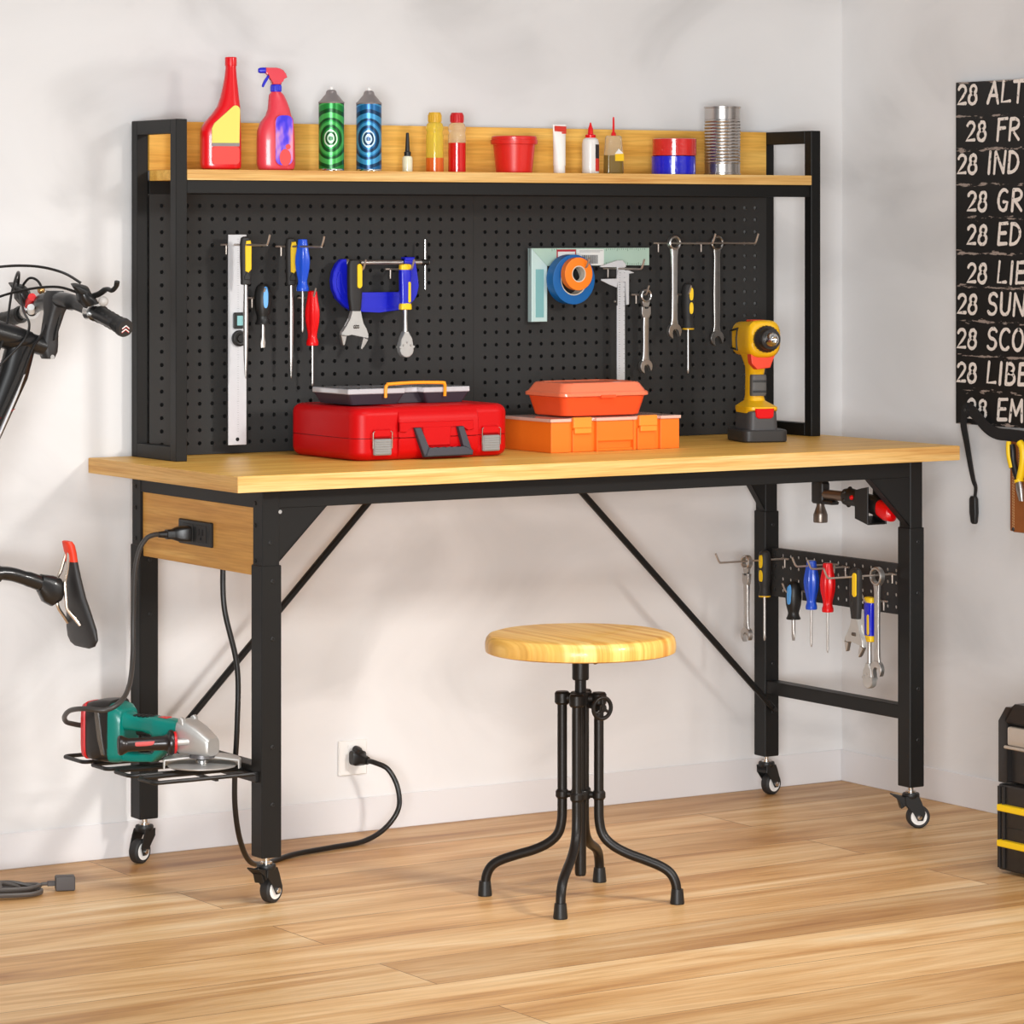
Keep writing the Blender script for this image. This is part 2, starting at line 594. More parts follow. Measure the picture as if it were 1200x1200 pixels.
# wire shelf on the left bar
def wire_loop(y0, y1, x0=-0.155, x1=0.078, z=0.262):
    r = 0.012
    pts = [(x1, y0, z)] + [(x0+r-r*math.sin(t), y0+r-r*math.cos(t), z) for t in [PI/2*i/5 for i in range(6)]]
    pts += [(x0+r-r*math.cos(t), y1-r+r*math.sin(t), z) for t in [PI/2*i/5 for i in range(6)]] + [(x1, y1, z)]
    return MB().tube(pts, 0.0042, 8).build('wire_shelf', M_BLACK, bench)
for y0, y1 in ((-0.30, -0.205), (-0.41, -0.335), (-0.515, -0.44), (-0.62, -0.548)):
    wire_loop(y0, y1)
MB().box(0.066, 0.078, -0.625, -0.16, 0.245, 0.262, 0.002).box(-0.02, -0.014, -0.622, -0.2, 0.2545, 0.2595).build('shelf_bracket', M_BLACK, bench)

# casters
def caster(x, y, ang, brake):
    o = MB().at((x, y, 0)).lathe([(0.0065, 0.0995), (0.0065, 0.084), (0.012, 0.084), (0.012, 0.079), (0.0001, 0.079)], (0, 0, 0), 'z', 14).build('caster', M_CHROME, bench)
    f = MB().at((x, y, 0), (0, 0, ang))
    f.lathe([(0.018, 0.0795), (0.0195, 0.077), (0.0195, 0.071), (0.017, 0.067), (0.0001, 0.067)], (0, 0, 0), 'z', 24)
    # yoke cheeks: curved plates either side of the wheel
    pr = [(-0.017, 0.072), (0.015, 0.073), (0.021, 0.06), (0.030, 0.035), (0.024, 0.018), (0.012, 0.018), (0.002, 0.035), (-0.015, 0.055)]
    for yy in (-0.017, 0.0145):
        f.prism(pr, yy, yy+0.0025, 0.0005)
    f.prism([(-0.017, 0.070), (0.016, 0.072), (0.016, 0.066), (-0.017, 0.062)], -0.0165, 0.0165, 0.001)
    f.prism([(-0.017, 0.071), (-0.017, 0.055), (-0.0145, 0.055), (-0.0145, 0.071)], -0.0165, 0.0165, 0.0008)
    f.build('fork', M_BLACK, o)
    w = MB().at((x, y, 0), (0, 0, ang))
    w.lathe([(0.017, -0.0105), (0.0225, -0.0115), (0.0258, -0.008), (0.0262, 0), (0.0258, 0.008), (0.0225, 0.0115), (0.017, 0.0105)], (0.016, 0, 0.0262), 'y', 32)
    w.build('wheel', M_DARK, o)
    h = MB().at((x, y, 0), (0, 0, ang))
    h.lathe([(0.006, -0.0118), (0.018, -0.0118), (0.0185, -0.0112), (0.0185, 0.0112), (0.018, 0.0118), (0.006, 0.0118)], (0.016, 0, 0.0262), 'y', 28)
    h.build('wheel_hub', M_WHITE, o)
    a = MB().at((x, y, 0), (0, 0, ang))
    a.lathe([(0.0001, -0.021), (0.005, -0.0205), (0.006, -0.019), (0.006, 0.019), (0.005, 0.0205), (0.0001, 0.021)], (0.016, 0, 0.0262), 'y', 14)
    a.build('axle', M_CHROME, o)
    if brake:
        p = MB().at((x, y, 0), (0, 0, ang))
        p.prism([(-0.046, 0.076), (-0.044, 0.078), (-0.016, 0.071), (-0.014, 0.052), (-0.02, 0.050), (-0.024, 0.061), (-0.040, 0.072)], -0.014, 0.014, 0.0006)
        p.prism([(-0.030, 0.064), (-0.020, 0.066), (-0.016, 0.05), (-0.024, 0.045)], -0.011, 0.011, 0.0006)
        p.build('brake_pedal', M_BLACK, o)
    return o
caster(0.096, -0.6165, math.radians(24), True)
caster(1.7395, -0.6165, math.radians(-25), True)
caster(0.0955, -0.073, math.radians(205), False)
caster(1.7395, -0.073, math.radians(12), False)

# hutch: two end frames, shelf, backboard, pegboards
HZ = 1.578
def end_frame(x0, x1):
    b = MB()
    b.box(x0, x1, -0.2168, -0.190, H, HZ, 0.0012)
    b.box(x0, x1, -0.034, -0.0073, H, HZ, 0.0012)
    b.box(x0, x1, -0.1905, -0.0335, HZ-0.0298, HZ, 0.0012)
    b.box(x0, x1, -0.1905, -0.0335, H, H+0.0298, 0.0012)
    return b.build('hutch_frame', M_FRAME, bench)
end_frame(0.0973, 0.1238)
end_frame(1.7636, 1.7908)
MB().box(0.1238, 1.7636, -0.2166, -0.040, 1.4502, 1.4725, 0.0008).build('hutch_shelf', M_OAK, bench)
MB().box(0.1238, 1.7636, -0.2176, -0.2165, 1.4505, 1.4722).build('edge_banding', M_OAKEDGE, bench)
MB().box(0.1238, 1.7636, -0.040, -0.030, 1.4725, 1.5782, 0.0008).build('hutch_backboard', M_OAK, bench)
MB().box(0.125, 1.7636, -0.212, -0.19, 1.422, 1.4502, 0.001).build('shelf_rail', M_FRAME, bench)
MB().box(0.1238, 1.7636, -0.040, -0.010, 1.422, 1.4502, 0.001).build('shelf_rail', M_FRAME, bench)

def pegboard(x0, x1, hx0, px, nx, z0, z1, hz0, pz, nz, r=0.0045, y=-0.040, t=0.003, nm='pegboard', parent=bench, rotate=None):
    """perforated steel sheet: every cell is a square with a round hole through it"""
    b = MB()
    if rotate:
        b.M = rotate
    xs = [x0] + [hx0+px*(i+0.5) for i in range(nx-1)] + [x1]
    zs = [z0] + [hz0+pz*(i+0.5) for i in range(nz-1)] + [z1]
    K = 12
    for i in range(nx):
        for j in range(nz):
            cx, cz = hx0+px*i, hz0+pz*j
            a0, a1, b0, b1 = xs[i], xs[i+1], zs[j], zs[j+1]
            outer = []
            for k in range(K):
                t_ = 2*PI*(k+0.5)/K
                dx, dz = math.cos(t_), math.sin(t_)
                # three points per side, ending exactly in the corners
                s = 1/max(abs(dx), abs(dz))
                ex, ez = dx*s, dz*s
                if abs(abs(ex)-1) < 1e-6 and abs(ez) > 0.9:
                    ez = math.copysign(1, ez)
                outer.append((cx + ex*(a1-cx if ex > 0 else cx-a0), cz + ez*(b1-cz if ez > 0 else cz-b0)))
            # insert the corners
            poly = []
            for k in range(K):
                poly.append(('p', outer[k]))
            inner = [(cx+r*math.cos(2*PI*(k+0.5)/K), cz+r*math.sin(2*PI*(k+0.5)/K)) for k in range(K)]
            for side in (0, 1):
                vi = [b._v((p[0], y+side*t, p[1])) for p in inner]
                vo = [b._v((p[0], y+side*t, p[1])) for p in outer]
                cor = {1: (a1, b1), 4: (a0, b1), 7: (a0, b0), 10: (a1, b0)}
                for k in range(K):
                    k2 = (k+1) % K
                    quad = [vi[k], vo[k], vo[k2], vi[k2]]
                    if k in cor:
                        c = cor[k]
                        quad = [vi[k], vo[k], b._v((c[0], y+side*t, c[1])), vo[k2], vi[k2]]
                    b.bm.faces.new(quad if side == 0 else quad[::-1])
                if side == 0:
                    vfront = vi
            for k in range(K):
                k2 = (k+1) % K
                b.bm.faces.new([vfront[k], vfront[k2], vi[k2], vi[k]])
    # close the rim of the sheet
    bmesh.ops.remove_doubles(b.bm, verts=b.bm.verts, dist=1e-6)
    rim = [e for e in b.bm.edges if len(e.link_faces) == 1]
    bmesh.ops.bridge_loops(b.bm, edges=rim)
    return b

def finish_peg(b, x0, x1, z0, z1, y, name, parent):
    bmesh.ops.remove_doubles(b.bm, verts=b.bm.verts, dist=1e-6)
    o = b.build(name, M_PEG, parent, smooth=None)
    return o
b = pegboard(0.1238, 0.9393, 0.1532, 0.0304, 26, H+0.001, 1.422, 0.8844, 0.02849, 19)
finish_peg(b, 0, 0, 0, 0, 0, 'pegboard', bench)
b = pegboard(0.9400, 1.7636, 0.9705, 0.0304, 26, H+0.001, 1.422, 0.8844, 0.02849, 19)
finish_peg(b, 0, 0, 0, 0, 0, 'pegboard', bench)
# added dark sheet as shade behind the holes (stops short of the right end)
MB().box(0.128, 1.685, -0.0275, -0.0255, H+0.002, 1.42).build('hole_shade_sheet', M_BLACK, bench)
# right end pegboard: lies in the plane of the legs; local x -> -y, local y -> +x
RP = Matrix.Translation((1.738+0.04, 0, 0)) @ Matrix.Rotation(-PI/2, 4, 'Z')
b = pegboard(0.092, 0.597, 0.108, 0.0304, 16, 0.478, 0.588, 0.492, 0.0275, 4, rotate=RP)
finish_peg(b, 0, 0, 0, 0, 0, 'side_pegboard', bench)
MB().box(1.738, 1.752, -0.597, -0.092, 0.588, 0.590).box(1.738, 1.752, -0.597, -0.092, 0.476, 0.478).build('pegboard_lip', M_PEG, bench)

# ------------------------------------------------------------------ stool
st = thing('stool', 'black iron stool with round wooden seat, four curved feet and small handwheel', 'stool', (0.648, -0.919, 0))
MB().lathe([(0.0001, 0.4975), (0.186, 0.4975), (0.191, 0.500), (0.192, 0.506), (0.192, 0.517), (0.1895, 0.527), (0.184, 0.533), (0.172, 0.5362), (0.0001, 0.537)], n=72).build('seat', M_PINE, st, 0.5)
M_IRON = mat('blackened_iron', rgb(30, 26, 23), 0.4, 0.3, 0.15, 30, 0.06, 300)
MB().lathe([(0.0001, 0.4978), (0.085, 0.4978), (0.085, 0.4935), (0.017, 0.4935), (0.017, 0.445), (0.0155, 0.442), (0.0001, 0.442)], n=28).build('seat_post', M_IRON, st)
k = MB()
k.cyl((0.017, -0.004, 0.478), (0.028, -0.008, 0.478), 0.0045)
k.sphere((0.030, -0.0085, 0.478), 0.0065, 8)
k.build('set_screw', M_IRON, st)
MB().lathe([(0.0001, 0.446), (0.0115, 0.446), (0.0115, 0.055), (0.010, 0.049), (0.0001, 0.049)], n=20).build('screw_shaft', M_IRON, st)
# four armed upper hub and lower ring
RL = 0.0375
def spider(z0, z1, boss, arm, name):
    b = MB()
    b.lathe([(0.0001, z0), (0.019, z0), (0.0205, z0+0.003), (0.0205, z1-0.003), (0.019, z1), (0.0001, z1)], n=24)
    for i in range(4):
        a = PI/4 + i*PI/2
        c, s = math.cos(a), math.sin(a)
        b.lathe([(0.0001, z0), (boss-0.003, z0), (boss, z0+0.004), (boss, z1-0.004), (boss-0.003, z1), (0.0001, z1)], (RL*c, RL*s, 0), n=18)
        zc = (z0+z1)/2
        b.cyl((0.012*c, 0.012*s, zc), (RL*c, RL*s, zc), arm, arm, 12)
    return b.build(name, M_IRON, st)
spider(0.392, 0.418, 0.0155, 0.011, 'upper_hub')
spider(0.203, 0.221, 0.0135, 0.007, 'lower_ring')
for i in range(4):
    a = PI/4 + i*PI/2
    c, s = math.cos(a), math.sin(a)
    rz = [(RL, 0.402), (RL, 0.30), (RL, 0.20), (RL+0.001, 0.160), (0.046, 0.132), (0.066, 0.112), (0.096, 0.097), (0.130, 0.086), (0.163, 0.074), (0.183, 0.061), (0.1935, 0.042), (0.1965, 0.018)]
    leg_ = MB().tube(bez([(r*c, r*s, z) for r, z in rz], 4), 0.0098, 14).build('leg', M_IRON, st)
    MB().lathe([(0.0001, 0), (0.0138, 0), (0.0145, 0.003), (0.0118, 0.030), (0.0001, 0.031)], (0.197*c, 0.197*s, 0), n=18).build('foot_cap', M_BLACK, leg_)
hw = MB()
ring = [(0.021*math.cos(2*PI*i/28), -0.066, 0.392+0.021*math.sin(2*PI*i/28)) for i in range(28)]
hw.at((0.008, 0, 0)).tube(ring, 0.0042, 10, True)
hw.lathe([(0.0001, -0.071), (0.005, -0.071), (0.0055, -0.060), (0.0055, -0.018), (0.0001, -0.018)], (0, 0, 0.392), 'y', 16)
hw.lathe([(0.0085, -0.0695), (0.009, -0.063), (0.0001, -0.062)], (0, 0, 0.392), 'y', 18)
for i in range(3):
    t = PI/2 + i*2*PI/3
    hw.cyl((0, -0.066, 0.392), (0.021*math.cos(t), -0.066, 0.392+0.021*math.sin(t)), 0.0034, 0.0028, 8)
hw.build('handwheel', M_IRON, st)

# ------------------------------------------------------------------ things on the shelf
SZ = 1.4729      # just on the shelf
HD = H+0.0004
# tall red oil bottle
M_RBOT = mat('red_bottle', rgb(222, 4, 18), 0.3, coat=0.3)
t = thing('oil_bottle', 'tall red slant-necked bottle with a yellow label, at the left end of the shelf', 'bottle', (0.2455, -0.135, SZ), (0, 0, -0.33))
def bottle_secs(rows, yk=0.62):
    """rows: (xl, xr, z, depth half, power)"""
    return [(((xl+xr)/2, 0, z), ((xr-xl)/2, 0, 0), (0, d, 0), p) for xl, xr, z, d, p in rows]
MB().loft(bottle_secs([(-0.036, 0.036, 0.0, 0.020, 3), (-0.042, 0.0425, 0.004, 0.025, 3.2), (-0.0435, 0.0435, 0.012, 0.0265, 3.4), (-0.0435, 0.043, 0.078, 0.0265, 3.4),
    (-0.042, 0.0425, 0.090, 0.0265, 3.2), (-0.034, 0.0425, 0.103, 0.0262, 3), (-0.020, 0.042, 0.119, 0.0255, 2.8), (-0.0075, 0.0415, 0.136, 0.024, 2.6),
    (-0.001, 0.0395, 0.155, 0.021, 2.4), (0.0045, 0.037, 0.178, 0.0175, 2.2), (0.0085, 0.0345, 0.200, 0.0145, 2.1), (0.0105, 0.0335, 0.219, 0.012, 2), (0.0105, 0.0335, 0.224, 0.012, 2)]), 40).build('bottle_body', M_RBOT, t)
MB().lathe([(0.0115, 0.2225), (0.0128, 0.2235), (0.0128, 0.2395), (0.0118, 0.2415), (0.0001, 0.242)], (0.022, 0, 0), n=28).build('cap', M_RBOT, t)
lab = [(-0.023, 0.057), (0.0365, 0.057)] + [(0.0375, 0.128)] + arc(0.028, 0.128, 0.0095, 0, 120, 6) + [(-0.018, 0.099), (-0.023, 0.088)]
MB().prism(lab, -0.0285, -0.022, 0.0008).build('label', mat('label_yellow', rgb(226, 216, 98), 0.45), t)
MB().prism([(-0.023, 0.0505), (0.0365, 0.0505), (0.0365, 0.0572), (-0.023, 0.0572)], -0.0284, -0.022).build('label_stripe', mat('label_grey', rgb(140, 128, 128), 0.45), t)
MB().prism(rrect(-0.023, 0.0365, 0.012, 0.0505, 0.006), -0.0279, -0.022, 0.0008).build('label_lower', mat('label_red', rgb(226, 62, 52), 0.4), t)

# trigger spray bottle
M_SPRAYR = mat('coral_plastic', rgb(222, 62, 76), 0.32, coat=0.3)
M_SPRAYB = mat('spray_blue', rgb(22, 20, 200), 0.35)
t = thing('spray_bottle', 'coral red trigger spray bottle with blue collar and purple label', 'bottle', (0.3795, -0.135, SZ), (0, 0, -0.33))
MB().loft(bottle_secs([(-0.034, 0.034, 0, 0.02, 3), (-0.0385, 0.0395, 0.004, 0.025, 3), (-0.0415, 0.0415, 0.015, 0.027, 3), (-0.0415, 0.0405, 0.070, 0.027, 3), (-0.0405, 0.0395, 0.086, 0.0265, 3),
    (-0.034, 0.0365, 0.104, 0.025, 2.8), (-0.0225, 0.033, 0.119, 0.023, 2.6), (-0.018, 0.030, 0.133, 0.020, 2.4), (-0.0165, 0.024, 0.150, 0.0165, 2.2), (-0.0155, 0.018, 0.163, 0.014, 2), (-0.0105, 0.011, 0.170, 0.0105, 2), (-0.0105, 0.011, 0.176, 0.0105, 2)]), 40).build('bottle_body', M_SPRAYR, t)
b = MB().lathe([(0.0112, 0.170), (0.0118, 0.171), (0.0118, 0.1835), (0.0108, 0.1855), (0.0001, 0.1855)], n=24)
for i in range(18):
    a = 2*PI*i/18
    b.cyl((0.0117*math.cos(a), 0.0117*math.sin(a), 0.172), (0.0117*math.cos(a), 0.0117*math.sin(a), 0.183), 0.0009, n=6)
b.build('collar', M_SPRAYB, t)
hd = [(-0.0095, 0.1853), (0.0105, 0.1853), (0.0115, 0.193), (0.0135, 0.1985), (0.0175, 0.2015), (0.0240, 0.2005), (0.0215, 0.2085), (0.0155, 0.2165), (0.008, 0.2205), (0.0, 0.2222), (-0.023, 0.2222), (-0.0232, 0.2095), (-0.0195, 0.2060), (-0.013, 0.2045), (-0.0105, 0.199)]
MB().prism(hd, -0.0095, 0.0095, 0.003, 2).build('spray_head', M_SPRAYR, t)
MB().loft([((-0.0225, 0, 0.2160), (0, 0.0075, 0), (0, 0, 0.0065), 3), ((-0.034, 0, 0.2158), (0, 0.007, 0), (0, 0, 0.0062), 3), ((-0.0385, 0, 0.2155), (0, 0.005, 0), (0, 0, 0.0045), 2.5)], 16).build('nozzle', M_SPRAYB, t)
MB().prism([(-0.012, 0.2052), (-0.0185, 0.2052), (-0.0245, 0.197), (-0.030, 0.186), (-0.0305, 0.180), (-0.0270, 0.1800), (-0.0235, 0.187), (-0.0175, 0.197)], -0.0045, 0.0045, 0.0012).build('trigger', M_SPRAYB, t)
def purple_label():
    m = bpy.data.materials.new('purple_label')
    m.use_nodes = True
    nt = m.node_tree
    p = nt.nodes['Principled BSDF']
    p.inputs['Roughness'].default_value = 0.35
    tc = nt.nodes.new('ShaderNodeTexCoord')
    mp = nt.nodes.new('ShaderNodeMapping')
    mp.inputs['Scale'].default_value = (38, 1, 17)
    mp.inputs['Rotation'].default_value = (0, 0.5, 0)
    nt.links.new(tc.outputs['Object'], mp.inputs[0])
    n = nt.nodes.new('ShaderNodeTexNoise')
    n.inputs['Scale'].default_value = 1.1
    n.inputs['Detail'].default_value = 2
    nt.links.new(mp.outputs[0], n.inputs['Vector'])
    r = ramp(nt, [(0.36, rgb(40, 18, 215)), (0.47, rgb(96, 60, 225)), (0.58, rgb(190, 130, 205)), (0.7, rgb(232, 150, 170))])
    nt.links.new(n.outputs['Fac'], r.inputs[0])
    nt.links.new(r.outputs[0], p.inputs['Base Color'])
    return m
MB().prism(rrect(-0.007, 0.0335, 0.010, 0.120, 0.014), -0.0288, -0.022, 0.001).build('label_border', M_SPRAYR, t)
l = MB().prism(rrect(-0.0055, 0.032, 0.0115, 0.1185, 0.013), -0.0295, -0.024, 0.0006).build('label', purple_label(), t)
MB().prism([(0.0155+0.0125*math.cos(q*PI/10)*1.0, 0.028+0.0185*math.sin(q*PI/10)) for q in range(20)], -0.0300, -0.0285).prism([(0.0215+0.0055*math.cos(q*PI/6), 0.051+0.006*math.sin(q*PI/6)) for q in range(12)], -0.0300, -0.0285).build('label_blob', mat('label_coral', rgb(228, 70, 66), 0.4), l)

# aerosol cans with ring pattern
def rings_mat(name, cols):
    m = bpy.data.materials.new(name)
    m.use_nodes = True
    nt = m.node_tree
    p = nt.nodes['Principled BSDF']
    p.inputs['Roughness'].default_value = 0.28
    p.inputs['Metallic'].default_value = 0.35
    tc = nt.nodes.new('ShaderNodeTexCoord')
    mp = nt.nodes.new('ShaderNodeMapping')
    mp.inputs['Location'].default_value = (0, 0, -0.071)
    nt.links.new(tc.outputs['Object'], mp.inputs[0])
    mul = nt.nodes.new('ShaderNodeVectorMath')
    mul.operation = 'MULTIPLY'
    mul.inputs[1].default_value = (1.25, 0.0, 1.0)
    nt.links.new(mp.outputs[0], mul.inputs[0])
    nz = nt.nodes.new('ShaderNodeTexNoise')
    nz.inputs['Scale'].default_value = 28
    nt.links.new(tc.outputs['Object'], nz.inputs['Vector'])
    ln = nt.nodes.new('ShaderNodeVectorMath')
    ln.operation = 'LENGTH'
    nt.links.new(mul.outputs[0], ln.inputs[0])
    ma = nt.nodes.new('ShaderNodeMath')
    ma.operation = 'MULTIPLY_ADD'
    ma.inputs[1].default_value = 0.006
    nt.links.new(nz.outputs['Fac'], ma.inputs[0])
    nt.links.new(ln.outputs['Value'], ma.inputs[2])
    mr = nt.nodes.new('ShaderNodeMath')
    mr.operation = 'MULTIPLY'
    mr.inputs[1].default_value = 1/0.085
    nt.links.new(ma.outputs[0], mr.inputs[0])
    D, A, B, L = cols
    r = ramp(nt, [(0.0, D), (0.10, L), (0.15, D), (0.21, L), (0.25, A), (0.30, D), (0.38, B), (0.46, A), (0.50, D), (0.57, B), (0.70, D), (0.80, A), (0.93, B), (0.97, D)])
    r.color_ramp.interpolation = 'CONSTANT'
    nt.links.new(mr.outputs[0], r.inputs[0])
    nt.links.new(r.outputs[0], p.inputs['Base Color'])
    return m
M_CANTOP = mat('can_grey', rgb(150, 140, 138), 0.4, 0.5)
def aerosol(x, m, label):
    t = thing('spray_can', label, 'spray can', (x, -0.135, SZ), (0, 0, -0.5655), group='aerosol cans on the shelf')
    MB().lathe([(0.0001, 0.0045), (0.0275, 0.0045), (0.0278, 0.006), (0.0278, 0.147), (0.0275, 0.1485), (0.0001, 0.1485)], n=40).build('can_body', m, t)
    MB().lathe([(0.0001, 0), (0.027, 0), (0.0284, 0.0015), (0.0284, 0.0035), (0.0276, 0.005), (0.0001, 0.005)], n=40).build('bottom_rim', M_CHROME, t)
    MB().lathe([(0.0279, 0.1475), (0.0285, 0.1495), (0.0275, 0.1515), (0.0262, 0.152), (0.017, 0.163), (0.0125, 0.168), (0.0115, 0.1725), (0.0095, 0.176), (0.006, 0.1775), (0.0001, 0.1775)], n=36).build('can_dome', M_CANTOP, t)
    MB().lathe([(0.0045, 0.177), (0.0045, 0.181), (0.0035, 0.184), (0.0001, 0.1845)], n=14).build('valve_button', M_WHITE, t)
    return t
aerosol(0.5167, rings_mat('green_rings', (rgb(10, 78, 32), rgb(30, 140, 58), rgb(70, 178, 84), rgb(205, 240, 205))), 'green aerosol can with concentric ring pattern on the shelf')
aerosol(0.6111, rings_mat('blue_rings', (rgb(12, 56, 92), rgb(28, 104, 160), rgb(66, 152, 204), rgb(205, 232, 248))), 'blue aerosol can with concentric ring pattern on the shelf')

# small glue bottle
t = thing('glue_bottle', 'tiny clear glue bottle with a long black nozzle, beside the yellow oil bottle', 'bottle', (0.7123, -0.13, SZ))
MB().lathe([(0.0001, 0), (0.0108, 0), (0.0114, 0.002), (0.0114, 0.030), (0.0095, 0.0345), (0.006, 0.036), (0.0001, 0.036)], n=24).build('bottle_body', mat('milky_glue', rgb(232, 226, 196), 0.2, coat=0.4), t)
MB().lathe([(0.0075, 0.0355), (0.0078, 0.044), (0.0052, 0.046), (0.0035, 0.085), (0.0024, 0.087), (0.0001, 0.087)], n=18).build('nozzle', M_BLACK, t)

# two small fluid bottles
def fluid(x, label, cap_c, upper, lower, zf):
    t = thing('fluid_bottle', label, 'bottle', (x, -0.13, SZ), group='small fluid bottles on the shelf')
    MB().lathe([(0.0001, 0), (0.0185, 0), (0.0197, 0.002), (0.0197, zf), (0.0001, zf)], n=32).build('liquid', lower, t)
    MB().lathe([(0.0197, zf), (0.0197, 0.082), (0.0182, 0.086), (0.0182, 0.091), (0.0197, 0.094), (0.0197, 0.100), (0.0175, 0.107), (0.013, 0.1115), (0.0001, 0.1115)], n=32).build('bottle_body', upper, t)
    b = MB().lathe([(0.0138, 0.1105), (0.0145, 0.1115), (0.0145, 0.1285), (0.0125, 0.133), (0.0001, 0.133)], n=28)
    for i in range(20):
        a = 2*PI*i/20
        b.cyl((0.0144*math.cos(a), 0.0144*math.sin(a), 0.113), (0.0144*math.cos(a), 0.0144*math.sin(a), 0.127), 0.0010, n=6)
    b.build('cap', cap_c, t)
fluid(0.7827, 'small bottle with gold cap and yellow fluid over orange', mat('gold_cap', rgb(214, 166, 40), 0.35), mat('yellow_fluid', rgb(246, 222, 90), 0.12, coat=0.3, trans=0.55, ior=1.2), mat('orange_fluid', rgb(216, 96, 26), 0.2, coat=0.4), 0.032)
fluid(0.8405, 'small clear bottle with red cap, two thirds full of red fluid', mat('red_cap', rgb(196, 24, 30), 0.35), mat('clear_shell', rgb(245, 232, 205), 0.12, coat=0.3, trans=0.75, ior=1.2), mat('red_fluid', rgb(206, 22, 20), 0.2, coat=0.4), 0.066)

# red tub
t = thing('tub', 'round red plastic tub with a lid, in the middle of the shelf', 'tub', (0.9914, -0.13, SZ))
M_TUB = mat('tub_red', rgb(214, 36, 28), 0.35, coat=0.2)
MB().lathe([(0.0001, 0), (0.039, 0), (0.041, 0.002), (0.048, 0.068), (0.0001, 0.068)], n=48).build('tub_body', M_TUB, t)
MB().lathe([(0.049, 0.064), (0.0525, 0.065), (0.0535, 0.072), (0.0535, 0.0745), (0.0510, 0.0755), (0.0510, 0.081), (0.049, 0.083), (0.0001, 0.083)], n=48).build('lid', M_TUB, t)

# white tube standing on its cap
t = thing('paste_tube', 'white squeeze tube with red print, standing between the tub and the white glue', 'tube', (1.1131, -0.13, SZ))
MB().lathe([(0.0001, 0), (0.0128, 0), (0.0132, 0.001), (0.0132, 0.018), (0.0001, 0.018)], n=28).build('cap', M_WHITE, t)
MB().loft([((0, 0, 0.018), (0.0142, 0, 0), (0, 0.0142, 0), 2), ((0, 0, 0.055), (0.0148, 0, 0), (0, 0.012, 0), 2), ((0, 0, 0.09), (0.0168, 0, 0), (0, 0.0055, 0), 2.2), ((0, 0, 0.102), (0.0176, 0, 0), (0, 0.0016, 0), 4), ((0, 0, 0.111), (0.0178, 0, 0), (0, 0.0012, 0), 4)], 28).build('tube_body', mat('tube_white', rgb(240, 236, 230), 0.35, 0.0, 0.06, 60), t)
MB().prism([(-0.0145, 0.096), (0.0150, 0.094), (0.0150, 0.107), (-0.0145, 0.108)], -0.006, -0.002).prism([(0.0035, 0.0905), (0.0150, 0.0905), (0.0150, 0.094), (0.0035, 0.094)], -0.0062, -0.002).build('printed_band', mat('print_red', rgb(206, 52, 38), 0.4), t)

# white glue bottle
t = thing('glue_bottle', 'white glue bottle with red spout and a red and black label', 'bottle', (1.1981, -0.13, SZ))
MB().lathe([(0.0001, 0), (0.0180, 0), (0.0195, 0.002), (0.0195, 0.068), (0.0175, 0.078), (0.0105, 0.083), (0.0001, 0.083)], n=32).build('bottle_body', mat('glue_white', rgb(226, 222, 218), 0.3, coat=0.2), t)
MB().lathe([(0.0115, 0.082), (0.0120, 0.083), (0.0120, 0.089), (0.0065, 0.091), (0.0055, 0.104), (0.0035, 0.109), (0.0015, 0.117), (0.0001, 0.1175)], n=24).build('spout', M_RED, t)
def wrap(a0, a1, z0, z1, r, m, name, n=8):
    b = MB()
    lo, hi = [], []
    for i in range(n+1):
        a = math.radians(a0+(a1-a0)*i/n)
        lo.append((r*math.cos(a), r*math.sin(a)))
    out = [(x*1.0, y*1.0) for x, y in lo] + [(x*0.93, y*0.93) for x, y in lo[::-1]]
    b.prism(out, z0, z1, plane='xy')
    return b.build(name, m, t)
wrap(-88, 10, 0.006, 0.035, 0.0201, mat('print_red', rgb(206, 40, 34), 0.4), 'label')
wrap(-88, -42, 0.035, 0.067, 0.0201, mat('print_black', rgb(40, 36, 38), 0.4), 'label')

# amber oil bottle
t = thing('oil_bottle', 'flat clear bottle of dark oil with thin red nozzle and yellow patch', 'bottle', (1.2615, -0.13, SZ))
MB().loft([((0, 0, 0), (0.0205, 0, 0), (0, 0.011, 0), 4), ((0, 0, 0.003), (0.0235, 0, 0), (0, 0.0125, 0), 4), ((0, 0, 0.043), (0.0225, 0, 0), (0, 0.0122, 0), 4)], 28).build('liquid', mat('dark_oil', rgb(122, 98, 44), 0.15, coat=0.5), t)
MB().loft([((0, 0, 0.043), (0.0225, 0, 0), (0, 0.0122, 0), 4), ((0, 0, 0.084), (0.0195, 0, 0), (0, 0.011, 0), 3.6), ((0, 0, 0.088), (0.016, 0, 0), (0, 0.009, 0), 3)], 28).build('bottle_body', mat('pale_shell', rgb(244, 234, 205), 0.12, coat=0.3, trans=0.75, ior=1.2), t)
MB().lathe([(0.0001, 0.087), (0.0062, 0.087), (0.0055, 0.093), (0.0028, 0.097), (0.0022, 0.127), (0.0015, 0.131), (0.0001, 0.131)], n=16).build('nozzle', M_RED, t)
MB().prism([(-0.004, 0.030), (0.020, 0.030), (0.0195, 0.047), (-0.004, 0.046)], -0.0134, -0.010).build('label', mat('label_gold', rgb(242, 196, 30), 0.4), t)
MB().prism([(-0.004, 0.046), (0.0185, 0.047), (0.006, 0.058)], -0.0134, -0.010).build('label_top', M_WHITE, t)

